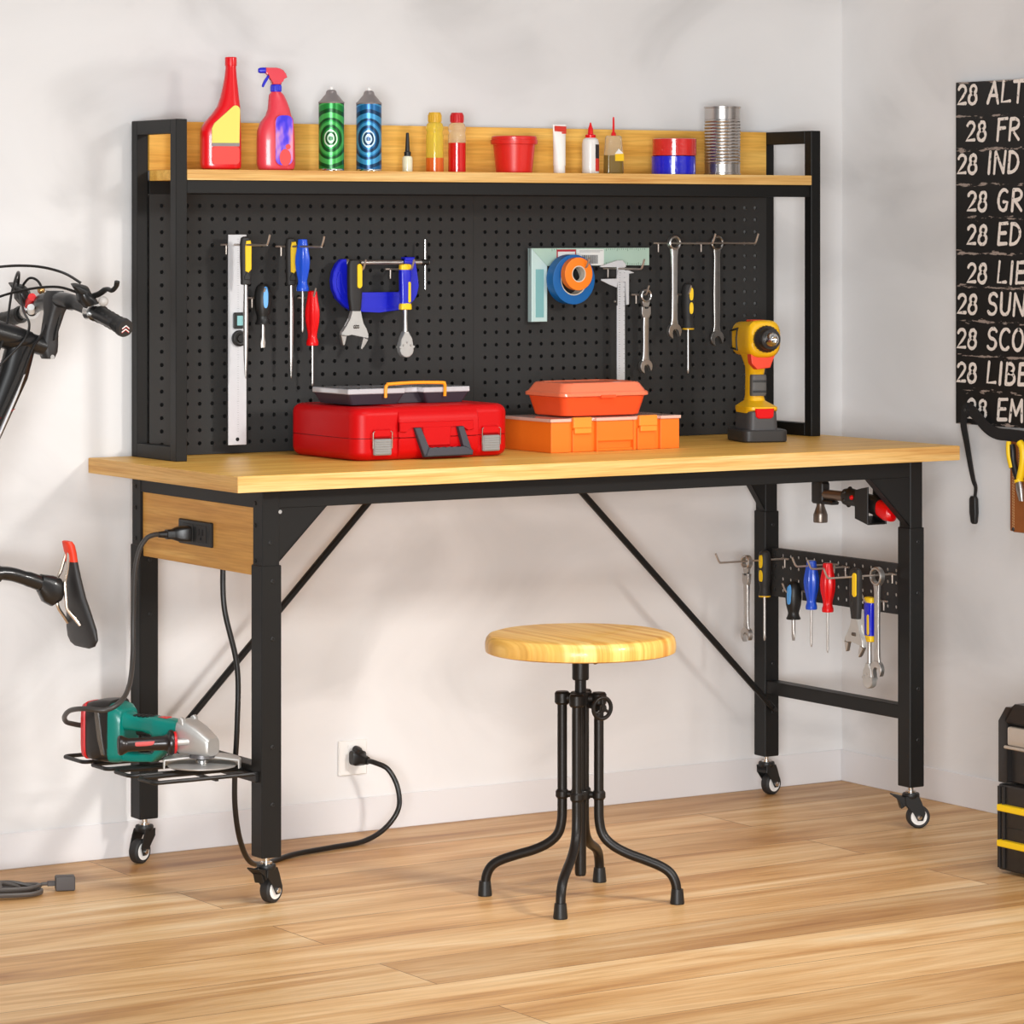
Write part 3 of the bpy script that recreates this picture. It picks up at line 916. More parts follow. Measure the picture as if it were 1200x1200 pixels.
# tape rolls stacked on the shelf
def tape_roll(name, label, R, r, h, m, core, loc, rot=(0, 0, 0), group=None, crinkle=0.0):
    t = thing(name, label, 'tape', loc, rot, group)
    prof = [(r+0.0025, 0.0), (R-0.002, 0.0), (R, 0.001), (R, h-0.001), (R-0.002, h), (r+0.0025, h)]
    MB().lathe([p for p in prof] + [prof[0]], n=56, cap=False).build('tape', m, t)
    MB().lathe([(r, 0.0006), (r+0.0025, 0.0006), (r+0.0025, h-0.0006), (r, h-0.0006), (r, 0.0006)], n=48, cap=False).build('core', core, t)
    return t
M_CORE = mat('cardboard', rgb(206, 196, 180), 0.7)
M_TR = mat('film_red', rgb(208, 40, 36), 0.25, 0, 0.2, 40, 0.9, 60, 0.6)
M_TB = mat('film_blue', rgb(26, 28, 196), 0.25, 0, 0.25, 40, 0.9, 60, 0.6)
tape_roll('tape_roll', 'blue film-wrapped tape roll on the shelf, under the red one', 0.0515, 0.034, 0.043, M_TB, M_CORE, (1.4293, -0.13, SZ), group='film-wrapped tape rolls')
tape_roll('tape_roll', 'red film-wrapped tape roll stacked on the blue one on the shelf', 0.0515, 0.034, 0.040, M_TR, M_CORE, (1.4312, -0.1305, SZ+0.0434), (0, 0, 0.7), 'film-wrapped tape rolls')

# tin can
t = thing('tin_can', 'ribbed silver tin can at the right end of the shelf', 'can', (1.5688, -0.13, SZ))
prof = [(0.0001, 0.0), (0.0415, 0.0), (0.0435, 0.001), (0.0435, 0.004), (0.0418, 0.005), (0.0418, 0.026)]
z = 0.026
while z < 0.126:
    prof += [(0.0418, z), (0.0425, z+0.0025), (0.0425, z+0.004), (0.0418, z+0.0055), (0.0408, z+0.0065)]
    z += 0.0075
prof += [(0.0418, 0.130), (0.0418, 0.156), (0.0435, 0.157), (0.0435, 0.160), (0.042, 0.161), (0.0405, 0.160), (0.0405, 0.157), (0.0001, 0.157)]
MB().lathe(prof, n=56).build('can_body', mat('tin', rgb(196, 190, 186), 0.26, 0.95), t, 0.9)

# ------------------------------------------------------------------ things on the desktop
# red power tool case
t = thing('tool_case', 'red hard plastic tool case with grey latches lying on the oak desktop', 'case', (0.605, -0.275, HD))
W, D = 0.1925, 0.150
def shell(z0, z1, x0, x1, y0, y1, r, edge, top):
    """rounded box shell: only the top (or bottom) rim is rounded over"""
    def ringat(z, inset):
        return [(p[0], p[1], z) for p in rrect(x0+inset, x1-inset, y0+inset, y1-inset, max(r-inset*0.5, 0.004), 6)]
    ks = []
    for i in range(7):
        a = PI/2*i/6
        ks.append((edge*(1-math.sin(a)), edge*(1-math.cos(a))))
    if top:
        rs = [ringat(z0, 0)] + [ringat(z1-d, ins) for d, ins in ks]
    else:
        rs = [ringat(z0+d, ins) for d, ins in ks[::-1]] + [ringat(z1, 0)]
    return rs
lo = MB().rings(shell(0.0, 0.0465, -W, W, -D, D, 0.035, 0.018, False)).build('lower_shell', M_REDCASE, t)
up = MB().rings(shell(0.0478, 0.112, -W, W, -D, D, 0.035, 0.018, True)).build('upper_shell', M_REDCASE, t)
MB().prism(rrect(-W+0.003, W-0.003, -D+0.003, D-0.003, 0.034, 6), 0.044, 0.050, plane='xy').build('seam', mat('seam_dark', rgb(70, 6, 8), 0.6), t)
# raised centre band over the top and down the front, with handle recess
b = MB()
band = [(-D-0.007, 0.0478), (-D-0.007, 0.085), (-D-0.001, 0.100), (-D+0.012, 0.111), (-D+0.03, 0.1145), (D-0.02, 0.1145), (D-0.02, 0.100), (-D+0.01, 0.09), (-D+0.01, 0.0478)]
b.prism(band, -0.092, 0.105, 0.002, plane='yz')
b.build('centre_band', M_REDCASE, up)
b = MB()
band = [(-D-0.007, 0.046), (-D-0.007, 0.022), (-D, 0.008), (-D+0.012, 0.001), (-D+0.02, 0.001), (-D+0.02, 0.046)]
b.prism(band, -0.092, 0.105, 0.002, plane='yz')
b.build('centre_band', M_REDCASE, lo)
for x0, x1 in ((-0.165, -0.161), (0.150, 0.154)):
    pass
b = MB().prism([(-0.092, 0.080), (-0.092, 0.060), (-0.078, 0.058), (-0.066, 0.070), (0.062, 0.070), (0.075, 0.058), (0.090, 0.060), (0.090, 0.080)], -D-0.0115, -D, 0.0015)
b.build('handle_surround', M_REDCASE, up)
b = MB().prism([(-0.034, 0.028), (-0.036, 0.070), (0.034, 0.070), (0.032, 0.028)], -D-0.0115, -D, 0.002)
b.build('centre_tab', M_REDCASE, up)
# drop-down handle, hanging out over the desktop in front of the case
M_HANDLE = mat('handle_charcoal', rgb(52, 50, 58), 0.5)
hp = [(-0.064, 0.066), (-0.041, 0.066), (-0.028, 0.026)] + [(-0.020+0.008*i, 0.0235+0.003*(i % 2)) for i in range(8)] + [(0.045, 0.026), (0.043, 0.066), (0.060, 0.066), (0.080, 0.018), (0.077, 0.003), (-0.040, 0.003), (-0.050, 0.014)]
hb = MB().at((0.004, -D-0.0175, 0.0), (math.radians(-8), 0, 0))
hb.prism([(-0.062, 0.068), (-0.046, 0.068), (-0.030, 0.024), (-0.026, 0.006), (-0.042, 0.006)], -0.006, 0.006, 0.0015)
hb.prism([(0.060, 0.068), (0.044, 0.068), (0.056, 0.024), (0.060, 0.006), (0.078, 0.010)], -0.006, 0.006, 0.0015)
hb.prism([(-0.042, 0.005), (-0.032, 0.025)] + [(-0.026+0.0085*i, 0.0255-0.003*(i % 2)) for i in range(10)] + [(0.060, 0.025), (0.078, 0.016), (0.076, 0.006)], -0.0085, 0.0085, 0.002)
hb.build('handle', M_HANDLE, t)
for xc in (-0.132, 0.137):
    la = MB().at((xc, -D, 0))
    la.box(-0.021, 0.021, -0.009, 0, 0.012, 0.046, 0.002)
    for i in range(6):
        la.box(-0.0195, 0.0195, -0.0102, -0.008, 0.015+i*0.005, 0.018+i*0.005, 0.0006)
    lo_ = la.build('latch', M_GREY, t)
    w_ = MB().at((xc, -D, 0))
    w_.tube([(-0.023, -0.006, 0.026), (-0.023, -0.007, 0.060), (-0.018, -0.005, 0.063), (0.018, -0.005, 0.063), (0.023, -0.007, 0.060), (0.023, -0.006, 0.026)], 0.0012, 8)
    w_.build('latch_wire', M_CHROME, lo_)
    MB().at((xc, -D, 0)).box(-0.0205, 0.0205, -0.007, 0.0, 0.050, 0.066, 0.002).build('catch', M_REDCASE, lo_)

# organiser with clear lid and orange handle, on the case
t = thing('organizer', 'dark compartment organizer with clear lid and orange handle, lying on the red case', 'organizer', (0.578, -0.288, H+0.1156))
M_ORG = mat('organiser_dark', rgb(52, 46, 54), 0.45)
def taper(b, x0, x1, y0, y1, z0, z1, ins, r=0.006):
    b.rings([[(p[0], p[1], z0) for p in rrect(x0+ins, x1-ins, y0+ins*0.6, y1-ins*0.6, r)], [(p[0], p[1], z1) for p in rrect(x0, x1, y0, y1, r)]])
    return b
b = MB()
taper(b, -0.150, -0.012, -0.0765, 0.0765, 0.0, 0.022, 0.012)
taper(b, 0.036, 0.150, -0.0765, 0.0765, 0.0, 0.022, 0.012)
b.box(-0.02, 0.045, -0.05, 0.0745, 0.0005, 0.0215)
b.build('tray', M_ORG, t)
M_LID = mat('clear_lid', rgb(186, 182, 184), 0.12, 0, 0.12, 30, coat=0.6)
b = MB()
b.box(-0.151, -0.011, -0.0775, 0.0775, 0.0222, 0.0335, 0.0015)
b.box(0.035, 0.151, -0.0775, 0.0775, 0.0222, 0.0335, 0.0015)
b.box(-0.0112, 0.0352, -0.052, 0.0775, 0.0222, 0.0332, 0.0012)
b.build('lid', M_LID, t)
for x0 in (-0.149, 0.149):
    pass
b = MB().tube(bez([(-0.061, -0.080, 0.014), (-0.061, -0.081, 0.034), (-0.058, -0.0815, 0.041), (-0.052, -0.0815, 0.0428), (0.010, -0.0815, 0.0445), (0.078, -0.0815, 0.0428), (0.084, -0.0815, 0.040), (0.086, -0.081, 0.033), (0.086, -0.080, 0.014)], 5), 0.0036, 10)
b.build('handle', mat('handle_orange', rgb(246, 154, 24), 0.4), t)

# orange organiser box
t = thing('organizer_box', 'orange organizer box with clear lid and two clips, right of the red case', 'organizer', (1.0805, -0.3125, HD))
W, D = 0.170, 0.095
b = MB()
b.box(-W, W, -D+0.008, D, 0.0, 0.066, 0.001)
b.box(-W, -0.121, -D, -D+0.01, 0.0, 0.066, 0.001)       # front face: bays either side of two recesses
b.box(-0.052, -0.048, -D-0.002, -D+0.01, 0.0, 0.066, 0.0006)
b.box(-0.048, 0.046, -D, -D+0.01, 0.022, 0.066, 0.001)
b.box(-0.048, 0.046, -D+0.002, -D+0.01, 0.0, 0.006, 0.001)
b.box(0.046, 0.052, -D-0.002, -D+0.01, 0.0, 0.066, 0.0006)
b.box(0.119, W, -D, -D+0.01, 0.0, 0.066, 0.001)
b.box(-0.112, -0.062, -D+0.003, -D+0.01, 0.0, 0.048, 0.001)
b.box(0.060, 0.106, -D+0.003, -D+0.01, 0.0, 0.048, 0.001)
b.build('box_body', M_ORANGE, t)
b = MB()
b.box(-W-0.003, W+0.003, -D+0.008, D+0.002, 0.0664, 0.0735, 0.001)
b.box(-W-0.003, -0.120, -D-0.003, -D+0.0085, 0.0664, 0.0735, 0.001)
b.box(-0.054, 0.054, -D-0.003, -D+0.0085, 0.0664, 0.0735, 0.001)
b.box(0.118, W+0.003, -D-0.003, -D+0.0085, 0.0664, 0.0735, 0.001)
b.build('lid', mat('clear_lid_orange', rgb(222, 178, 160), 0.15, 0, 0.08, 20, coat=0.5), t)
for xc in (-0.088, 0.086):
    c = MB().at((xc, -D, 0))
    c.box(-0.024, 0.024, -0.002, 0.008, 0.052, 0.0755, 0.0015)
    c.box(-0.022, 0.022, -0.004, 0.004, 0.040, 0.052, 0.0015)
    c.build('clip', mat('clip_orange', rgb(250, 146, 48), 0.4), t)

# red orange tray box on top
t = thing('lunch_box', 'red orange lidded box with sloping sides, on the orange organizer', 'box', (1.0745, -0.300, H+0.0760))
b = MB()
rr = lambda ix, z, r=0.022: [(p[0], p[1], z) for p in rrect(-0.1175+ix, 0.1175-ix, -0.085+ix, 0.085-ix, r, 7)]
b.rings([rr(0.018, 0), rr(0.0155, 0.002), rr(0.006, 0.042)]).build('box_body', M_TRAY, t)
b = MB()
b.rings([rr(0.004, 0.0425), rr(0.0, 0.044), rr(0.0, 0.050), rr(0.002, 0.0525), rr(0.0045, 0.0535), rr(0.014, 0.070), rr(0.0165, 0.0725), rr(0.024, 0.0735), rr(0.027, 0.0715), rr(0.03, 0.0715)]).build('lid', mat('lid_coral', rgb(242, 122, 84), 0.3, coat=0.3), t)
MB().prism(rrect(-0.02, 0.02, 0.040, 0.046, 0.002), -0.0885, -0.083, 0.0008).build('lid_tab', M_TRAY, t)

# drill
t = thing('cordless_drill', 'yellow and black cordless drill standing on its battery at the desk right end', 'drill', (1.555, -0.285, HD), (0, 0, math.radians(-17)))
# local: the chuck points to -y
bt = MB().loft([((0, 0, 0.0), (0.052, 0, 0), (0, 0.066, 0), 7), ((0, 0, 0.003), (0.0545, 0, 0), (0, 0.0685, 0), 7), ((0, 0, 0.025), (0.0545, 0, 0), (0, 0.0685, 0), 7), ((0, 0, 0.028), (0.052, 0, 0), (0, 0.066, 0), 7)], 40)
bt.build('battery', mat('battery_black', rgb(54, 52, 51), 0.45, bump=0.08, bscale=400), t)
bt = MB().loft([((-0.004, -0.005, 0.028), (0.037, 0, 0), (0, 0.056, 0), 6), ((-0.004, -0.005, 0.068), (0.035, 0, 0), (0, 0.055, 0), 6), ((-0.004, -0.003, 0.075), (0.033, 0, 0), (0, 0.050, 0), 6)], 32)
bp = bt.build('battery_pack', mat('battery_grey', rgb(74, 72, 72), 0.5), t)
MB().prism([(-0.026, 0.077), (0.020, 0.077), (0.018, 0.058), (0.012, 0.054), (-0.018, 0.054), (-0.024, 0.058)], -0.0635, -0.055, 0.002).build('release_button', M_RED, t)
b = MB()
b.loft([((-0.004, -0.003, 0.066), (0.038, 0, 0), (0, 0.046, 0), 5), ((-0.004, -0.006, 0.074), (0.0385, 0, 0), (0, 0.056, 0), 5), ((-0.004, -0.006, 0.080), (0.038, 0, 0), (0, 0.056, 0), 5), ((-0.004, 0.0, 0.086), (0.030, 0, 0), (0, 0.044, 0), 4),
        ((-0.004, 0.006, 0.093), (0.021, 0, 0), (0, 0.030, 0), 3), ((-0.004, 0.008, 0.105), (0.0185, 0, 0), (0, 0.0265, 0), 3), ((-0.004, 0.006, 0.150), (0.0185, 0, 0), (0, 0.026, 0), 3), ((-0.004, 0.002, 0.170), (0.020, 0, 0), (0, 0.029, 0), 3), ((-0.004, -0.004, 0.190), (0.027, 0, 0), (0, 0.042, 0), 3), ((-0.004, -0.006, 0.205), (0.033, 0, 0), (0, 0.055, 0), 3)], 32)
b.build('handle', M_DRILLY, t)
MB().loft([((-0.004, -0.016, 0.104), (0.0175, 0, 0), (0, 0.010, 0), 3.5), ((-0.004, -0.018, 0.110), (0.0185, 0, 0), (0, 0.0115, 0), 4), ((-0.004, -0.019, 0.148), (0.0185, 0, 0), (0, 0.0115, 0), 4), ((-0.004, -0.018, 0.153), (0.0175, 0, 0), (0, 0.010, 0), 3.5)], 24).build('grip', mat('grip_grey', rgb(92, 90, 88), 0.55), t)
for i in range(4):
    MB().box(-0.020, 0.012, -0.0315, -0.029, 0.112+i*0.003+(0.018 if i > 1 else 0), 0.1135+i*0.003+(0.018 if i > 1 else 0)).build('grip_rib', M_BLACK, t)
# motor housing
b = MB()
def hs(y, z, a, c, p):
    return ((-0.004, y, z), (a, 0, 0), (0, 0, c), p)
b.loft([hs(0.085, 0.234, 0.020, 0.022, 3), hs(0.080, 0.234, 0.031, 0.033, 3.2), hs(0.060, 0.234, 0.036, 0.039, 3.6), hs(0.0, 0.234, 0.037, 0.041, 3.6), hs(-0.035, 0.235, 0.040, 0.0425, 3.2), hs(-0.058, 0.236, 0.040, 0.043, 3), hs(-0.066, 0.236, 0.036, 0.039, 2.6), hs(-0.070, 0.236, 0.031, 0.033, 2.2)], 36)
b.build('motor_housing', M_DRILLY, t)
for sx in (-1, 1):
    x = -0.004+sx*0.0368
    MB().tube([(x, 0.062, 0.212), (x, 0.066, 0.252), (x, 0.018, 0.258), (x, 0.026, 0.236), (x, 0.022, 0.209)], 0.0028, 8, True).build('vent_outline', M_BLACK, t)
MB().box(-0.02, 0.012, -0.03, 0.02, 0.2735, 0.2785, 0.002).build('direction_light', mat('accent_orange', rgb(236, 78, 44), 0.4), t)
MB().prism([(-0.036, 0.205), (0.026, 0.205), (0.022, 0.196), (0.013, 0.170), (-0.020, 0.166), (-0.033, 0.180)], -0.058, -0.03, 0.003, 2).build('trigger', mat('trigger_red', rgb(238, 72, 44), 0.4), t)
b = MB()
b.lathe([(0.0001, 0.0), (0.0285, 0.0), (0.030, -0.004), (0.030, -0.014), (0.0275, -0.018), (0.0255, -0.02), (0.0255, -0.032), (0.022, -0.038), (0.0001, -0.038)], (-0.004, -0.068, 0.236), 'y', 36)
for i in range(24):
    a = 2*PI*i/24
    b.cyl((-0.004+0.0298*math.cos(a), -0.072, 0.236+0.0298*math.sin(a)), (-0.004+0.0298*math.cos(a), -0.082, 0.236+0.0298*math.sin(a)), 0.0014, n=6)
b.build('clutch_ring', mat('clutch_black', rgb(40, 36, 34), 0.35), t)
MB().lathe([(0.0165, -0.036), (0.0165, -0.045), (0.0145, -0.052), (0.009, -0.060), (0.0065, -0.061), (0.0045, -0.060), (0.004, -0.050), (0.0001, -0.050)], (-0.004, -0.068, 0.236), 'y', 28).build('chuck', M_CHROME, t)
# ------------------------------------------------------------------ pegboard hooks
def hook_mesh(L):
    rod = bez([(0, -0.003, 0), (0, -L*0.5, 0.0), (0, -L+0.012, 0.0), (0, -L+0.004, 0.001), (0, -L-0.001, 0.006), (0, -L-0.009, 0.022)], 4)
    return MB().tube(rod, 0.0023, 10)
def hook(loc, L, label, group, rot=(0, 0, 0)):
    t = thing('pegboard_hook', label, 'hook', loc, rot, group)
    hook_mesh(L).build('rod', M_ZINC, t)
    b = MB()
    b.tube([(-0.013, -0.0035, 0), (-0.004, -0.0035, 0), (0.013, -0.0035, 0)], 0.0024, 10)
    b.build('crossbar', M_ZINC, t)
    MB().cyl((0, -0.004, -0.001), (0, -0.004, -0.021), 0.0024, 0.0018, 10).build('prong', M_ZINC, t)
    return t
PY = -0.0415
GH = 'pegboard hooks on the back board'
for x, z, L, lb in (
    (0.306, 1.313, 0.193, 'long steel hook holding the angle ruler and first file'),
    (0.441, 1.309, 0.188, 'long steel hook holding the second file and blue screwdriver'),
    (0.369, 1.197, 0.055, 'short steel hook holding the stubby screwdriver, back board'),
    (0.496, 1.196, 0.052, 'short steel hook holding the red screwdriver, back board'),
    (0.606, 1.2575, 0.080, 'steel hook holding the adjustable wrench and left side of the blue clamp'),
    (0.718, 1.2575, 0.099, 'steel hook holding the ratchet and right side of the blue clamp'),
    (1.194, 1.259, 0.081, 'steel hook holding the blue and orange tape rolls'),
    (1.303, 1.2555, 0.144, 'steel hook holding the vernier caliper'),
    (1.382, 1.194, 0.048, 'short steel hook holding the small ratchet wrench, back board'),
    (1.445, 1.314, 0.224, 'long steel hook holding the middle combination wrench'),
    (1.568, 1.314, 0.222, 'long steel hook holding the right combination wrench'),
    (1.499, 1.193, 0.052, 'short steel hook holding the black and yellow screwdriver, back board')):
    hook((x, PY, z), L, lb, GH)
PX = 1.7365
RZ = (0, 0, -PI/2)
GS = 'pegboard hooks on the side board'
for y, z, L, lb in (
    (-0.155, 0.569, 0.196, 'long steel hook on the side board, holding wrench and black yellow screwdriver'),
    (-0.345, 0.5715, 0.117, 'steel hook on the side board, holding the blue screwdriver'),
    (-0.387, 0.5685, 0.105, 'steel hook on the side board, holding the red screwdriver'),
    (-0.559, 0.5665, 0.190, 'long steel hook on the side board, holding adjustable and combination wrench'),
    (-0.221, 0.498, 0.052, 'short steel hook on the side board, holding the stubby screwdriver'),
    (-0.528, 0.5025, 0.060, 'short steel hook on the side board, holding the ratchet')):
    hook((PX, y, z), L, lb, GS, RZ)

# ------------------------------------------------------------------ hand tools (local: x right, y into the board, z up; hung at the origin)
def fluted(b, prof, n=36, lobes=6, depth=0.07):
    rs = []
    for r, h, k in prof:
        rs.append([(r*(1+depth*k*math.cos(lobes*2*PI*i/n))*math.cos(2*PI*i/n), r*(1+depth*k*math.cos(lobes*2*PI*i/n))*math.sin(2*PI*i/n), h) for i in range(n)])
    return b.rings(rs[::-1])
def fluted_driver(label, m, shaft_l, loc, rot=(0, 0, 0), s=1.0, group='fluted screwdrivers'):
    t = thing('screwdriver', label, 'screwdriver', loc, rot, group)
    L = 0.107*s
    p = [(0.0001, 0.010, 0), (0.0085, 0.010, 0.2), (0.0105, 0.0085, 0.4), (0.0110, 0.002, 0.5), (0.0125, -0.008, 0.7), (0.0158, -0.028, 1), (0.0163, -0.040, 1), (0.0152, -0.054, 1), (0.0125, -0.068, 0.9), (0.0103, -0.080, 0.5), (0.0108, -0.087, 0.2), (0.0132, -0.0945, 0), (0.0136, -0.098, 0), (0.0130, -0.1025, 0), (0.0001, -0.1035, 0)]
    fluted(MB(), [(r, h*s, k) for r, h, k in p], depth=0.10).build('handle', m, t)
    MB().lathe([(0.0028, -0.100*s), (0.0028, -0.103*s-shaft_l+0.006), (0.0012, -0.103*s-shaft_l), (0.0001, -0.103*s-shaft_l)], n=14).build('shaft', M_STEEL, t)
    return t
def black_driver(label, loc, rot=(0, 0, 0), shaft=0.103):
    t = thing('screwdriver', label, 'screwdriver', loc, rot, 'black and yellow screwdrivers')
    MB().lathe([(0.0001, 0.026), (0.006, 0.0255), (0.0115, 0.022), (0.0145, 0.014), (0.0155, 0.0), (0.0158, -0.02), (0.0150, -0.042), (0.0122, -0.058), (0.0115, -0.064), (0.0130, -0.074), (0.0148, -0.080), (0.0001, -0.0805)], n=32).build('handle', M_DARK, t)
    MB().loft([((0.004, -0.0125, 0.0), (0.0052, 0, 0), (0, 0, 0.016), 2.6), ((0.004, -0.0165, 0.0), (0.0046, 0, 0), (0, 0, 0.015), 2.6)], 20).build('inlay', M_YELLOW, t)
    MB().loft([((0.004, -0.0125, -0.033), (0.0052, 0, 0), (0, 0, 0.0145), 2.6), ((0.004, -0.0163, -0.033), (0.0046, 0, 0), (0, 0, 0.0135), 2.6)], 20).build('inlay', M_YELLOW, t)
    MB().lathe([(0.0001, -0.080), (0.0142, -0.080), (0.0142, -0.0835), (0.0001, -0.0838)], n=28).build('collar', mat('collar_yellow', rgb(220, 170, 24), 0.4), t)
    MB().lathe([(0.0029, -0.083), (0.0029, -0.083-shaft+0.012), (0.0034, -0.083-shaft+0.008), (0.0015, -0.083-shaft), (0.0001, -0.083-shaft)], n=14).build('shaft', M_STEEL, t)
    return t
def stubby(label, loc, rot=(0, 0, 0)):
    t = thing('stubby_screwdriver', label, 'screwdriver', loc, rot, 'stubby screwdrivers')
    MB().lathe([(0.0001, 0.030), (0.008, 0.0295), (0.0145, 0.024), (0.0180, 0.012), (0.0192, -0.006), (0.0178, -0.024), (0.0140, -0.038), (0.0128, -0.044), (0.0145, -0.051), (0.0168, -0.055), (0.0165, -0.058), (0.0001, -0.0585)], n=36).build('handle', M_BLACK, t)
    MB().loft([((0.005, -0.0145, 0.001), (0.0062, 0, 0), (0, 0, 0.0235), 2.6), ((0.005, -0.0196, -0.001), (0.005, 0, 0), (0, 0, 0.021), 2.6)], 20).build('inlay', M_SKY, t)
    MB().loft([((0, 0, -0.058), (0.0046, 0, 0), (0, 0.0046, 0), 2), ((0, 0, -0.085), (0.0046, 0, 0), (0, 0.0046, 0), 2), ((0, 0, -0.097), (0.0062, 0, 0), (0, 0.0022, 0), 3), ((0, 0, -0.108), (0.0048, 0, 0), (0, 0.0008, 0), 4)], 16).build('shaft', M_STEEL, t)
    return t
def file_tool(label, loc):
    t = thing('file', label, 'file', loc, (0, 0, -0.30), group='files with black and yellow handles')
    MB().loft([((-0.001, 0, 0.018), (0.004, 0, 0), (0, 0.004, 0), 2.4), ((-0.001, 0, 0.015), (0.0095, 0, 0), (0, 0.008, 0), 2.6), ((-0.0005, 0, 0.004), (0.0118, 0, 0), (0, 0.0095, 0), 2.8), ((0, 0, -0.03), (0.0122, 0, 0), (0, 0.0098, 0), 2.8), ((0, 0, -0.062), (0.0112, 0, 0), (0, 0.0092, 0), 2.8), ((0, 0, -0.078), (0.0108, 0, 0), (0, 0.009, 0), 2.8), ((0, 0, -0.084), (0.0108, 0, 0), (0, 0.0088, 0), 2.8), ((0, 0, -0.0855), (0.009, 0, 0), (0, 0.007, 0), 2.6)], 28).build('handle', M_DARK, t)
    MB().prism([(-0.0005, 0.0085), (0.0085, 0.0095), (0.0108, 0.0), (0.0108, -0.052), (0.0040, -0.060), (-0.0025, -0.056), (-0.0030, -0.005)], -0.0112, -0.006, 0.0012).build('inlay', M_YELLOW, t)
    MB().prism([(0.0020, -0.055), (0.0085, -0.068), (0.0075, -0.075), (-0.0045, -0.075), (-0.0050, -0.068)], -0.0110, -0.006, 0.001).build('thumb_rest', M_BLACK, t)
    MB().lathe([(0.0044, -0.085), (0.0046, -0.110), (0.0058, -0.145), (0.0056, -0.190), (0.0044, -0.240), (0.0018, -0.283), (0.0003, -0.288)], n=16).build('blade', M_STEEL, t)
    return t

# digital angle ruler
t = thing('angle_ruler', 'long silver ruler with a digital angle display, hanging at the far left', 'ruler', (0.306, -0.083, 1.313))
b = MB()
hole = [(0.0025*math.cos(2*PI*i/16), 0.0025*math.sin(2*PI*i/16)) for i in range(16)]
b.prism([(-0.0145, 0.022), (0.0295, 0.022), (0.0295, -0.432), (-0.0145, -0.432)], 0.0, 0.003, 0.0004)
b.build('blade', M_ALU, t)
MB().lathe([(0.0001, -0.0008), (0.0042, -0.0008), (0.0042, 0.0)], (0.0075, 0, -0.420), 'y', 16).build('end_hole', mat('hole_black', (0.004, 0.004, 0.004, 1), 0.8), t)
gr = MB()
for i in range(84):
    z = 0.012-i*0.005
    w_ = 0.006 if i % 10 == 0 else (0.0045 if i % 5 == 0 else 0.003)
    gr.box(0.0095-w_/2, 0.0095+w_/2-0.001, -0.0003, 0.0001, z, z+0.0006)
gr.build('graduation', mat('print_grey', rgb(130, 132, 136), 0.6), t)
dz = -0.149
MB().prism(rrect(-0.003, 0.021, dz-0.032, dz+0.003, 0.003), -0.007, -0.0004, 0.0012).build('display_housing', M_BLACK, t)
MB().prism(rrect(0.003, 0.017, dz-0.025, dz-0.004, 0.001), -0.0078, -0.0065).build('display', mat('lcd', rgb(140, 196, 198), 0.25), t)
MB().lathe([(0.0001, -0.0125), (0.0075, -0.0125), (0.0085, -0.0115), (0.0095, -0.0085), (0.0125, -0.0085), (0.0135, -0.009), (0.0165, -0.008), (0.0175, -0.006), (0.0175, -0.0004), (0.0001, -0.0004)], (0.0105, 0, dz-0.053), 'y', 36).build('pivot_knob', M_BLACK, t)

file_tool('first file with black and yellow handle, over the silver ruler', (0.3085, -0.130, 1.313))
file_tool('second file with black and yellow handle, left of the blue screwdriver', (0.4425, -0.088, 1.310))
fluted_driver('blue screwdriver hanging on the back board beside the second file', M_BLUE, 0.089, (0.4490, -0.128, 1.315), s=1.0)
fluted_driver('red screwdriver hanging on the back board, tip above the organizer', M_RED, 0.088, (0.4985, -0.083, 1.201), s=1.06)
stubby('stubby black screwdriver with light blue inlay on the back board', (0.3745, -0.085, 1.198), (0, 0, -0.42))
black_driver('black screwdriver with yellow inlays between two wrenches on the back board', (1.5060, -0.080, 1.195), (0, 0, -0.35))

# C clamp
t = thing('clamp', 'blue C-clamp with steel screw, hanging on two hooks', 'clamp', (0.660, -0.076, 1.257))
def px(u, v):
    return ((u-437)/445.0, (316-v)/527.0)
fr = [px(*p) for p in ((398, 303.5), (403.5, 303.5), (404, 314), (403, 330), (405, 340), (410, 343.5), (466, 343.5), (469, 340), (469, 301.5), (481, 301.5), (481.5, 312), (485, 325), (486, 336), (484, 346), (480, 352), (473, 360), (462, 364), (440, 366), (412, 365), (402, 359), (393, 349), (388.5, 338), (387.5, 328), (389, 318), (393, 309))]
MB().prism(fr, -0.008, 0.008, 0.002).build('clamp_frame', M_CLAMP, t)
rib = [px(*p) for p in ((394, 318), (398, 316), (399.5, 331), (402, 341), (409, 346.5), (468, 346.5), (474, 344), (476, 350), (471, 356), (461, 360.5), (440, 362), (414, 361), (404, 355), (396, 346), (392, 336), (391.5, 327))]
b = MB()
o_ = rib
inn = [px(*p) for p in ((395.5, 320), (397, 319), (398, 331), (401, 343), (408, 348.5), (468, 348.5), (472.5, 347), (474, 350), (470, 354), (461, 358), (440, 359.5), (415, 358.5), (406, 353), (398, 345), (394, 336), (393.2, 327))]
va = [[b._v((p[0], yy, p[1])) for p in q] for yy, q in ((-0.0078, o_), (-0.0098, o_), (-0.0098, inn), (-0.0078, inn))]
for k in range(4):
    A_, B_ = va[k], va[(k+1) % 4]
    for i in range(len(o_)):
        j = (i+1) % len(o_)
        b.bm.faces.new([A_[i], A_[j], B_[j], B_[i]])
b.build('frame_rib', M_CLAMP, t)
zs = px(0, 308)[1]+0.0005
MB().cyl((px(404.5, 0)[0], 0, zs), (px(499, 0)[0], 0, zs), 0.0052, n=16).build('screw', M_STEEL, t)
MB().lathe([(0.0075, 0), (0.0095, 0.002), (0.0095, 0.006), (0.005, 0.007)], (px(403.5, 0)[0], 0, zs), 'x', 18).build('swivel_pad', M_STEEL, t)
MB().lathe([(0.0001, 0), (0.0085, 0), (0.0095, 0.002), (0.0095, 0.024), (0.0085, 0.026), (0.0001, 0.026)], (px(469, 0)[0], 0, zs), 'x', 24).build('screw_boss', M_CLAMP, t)
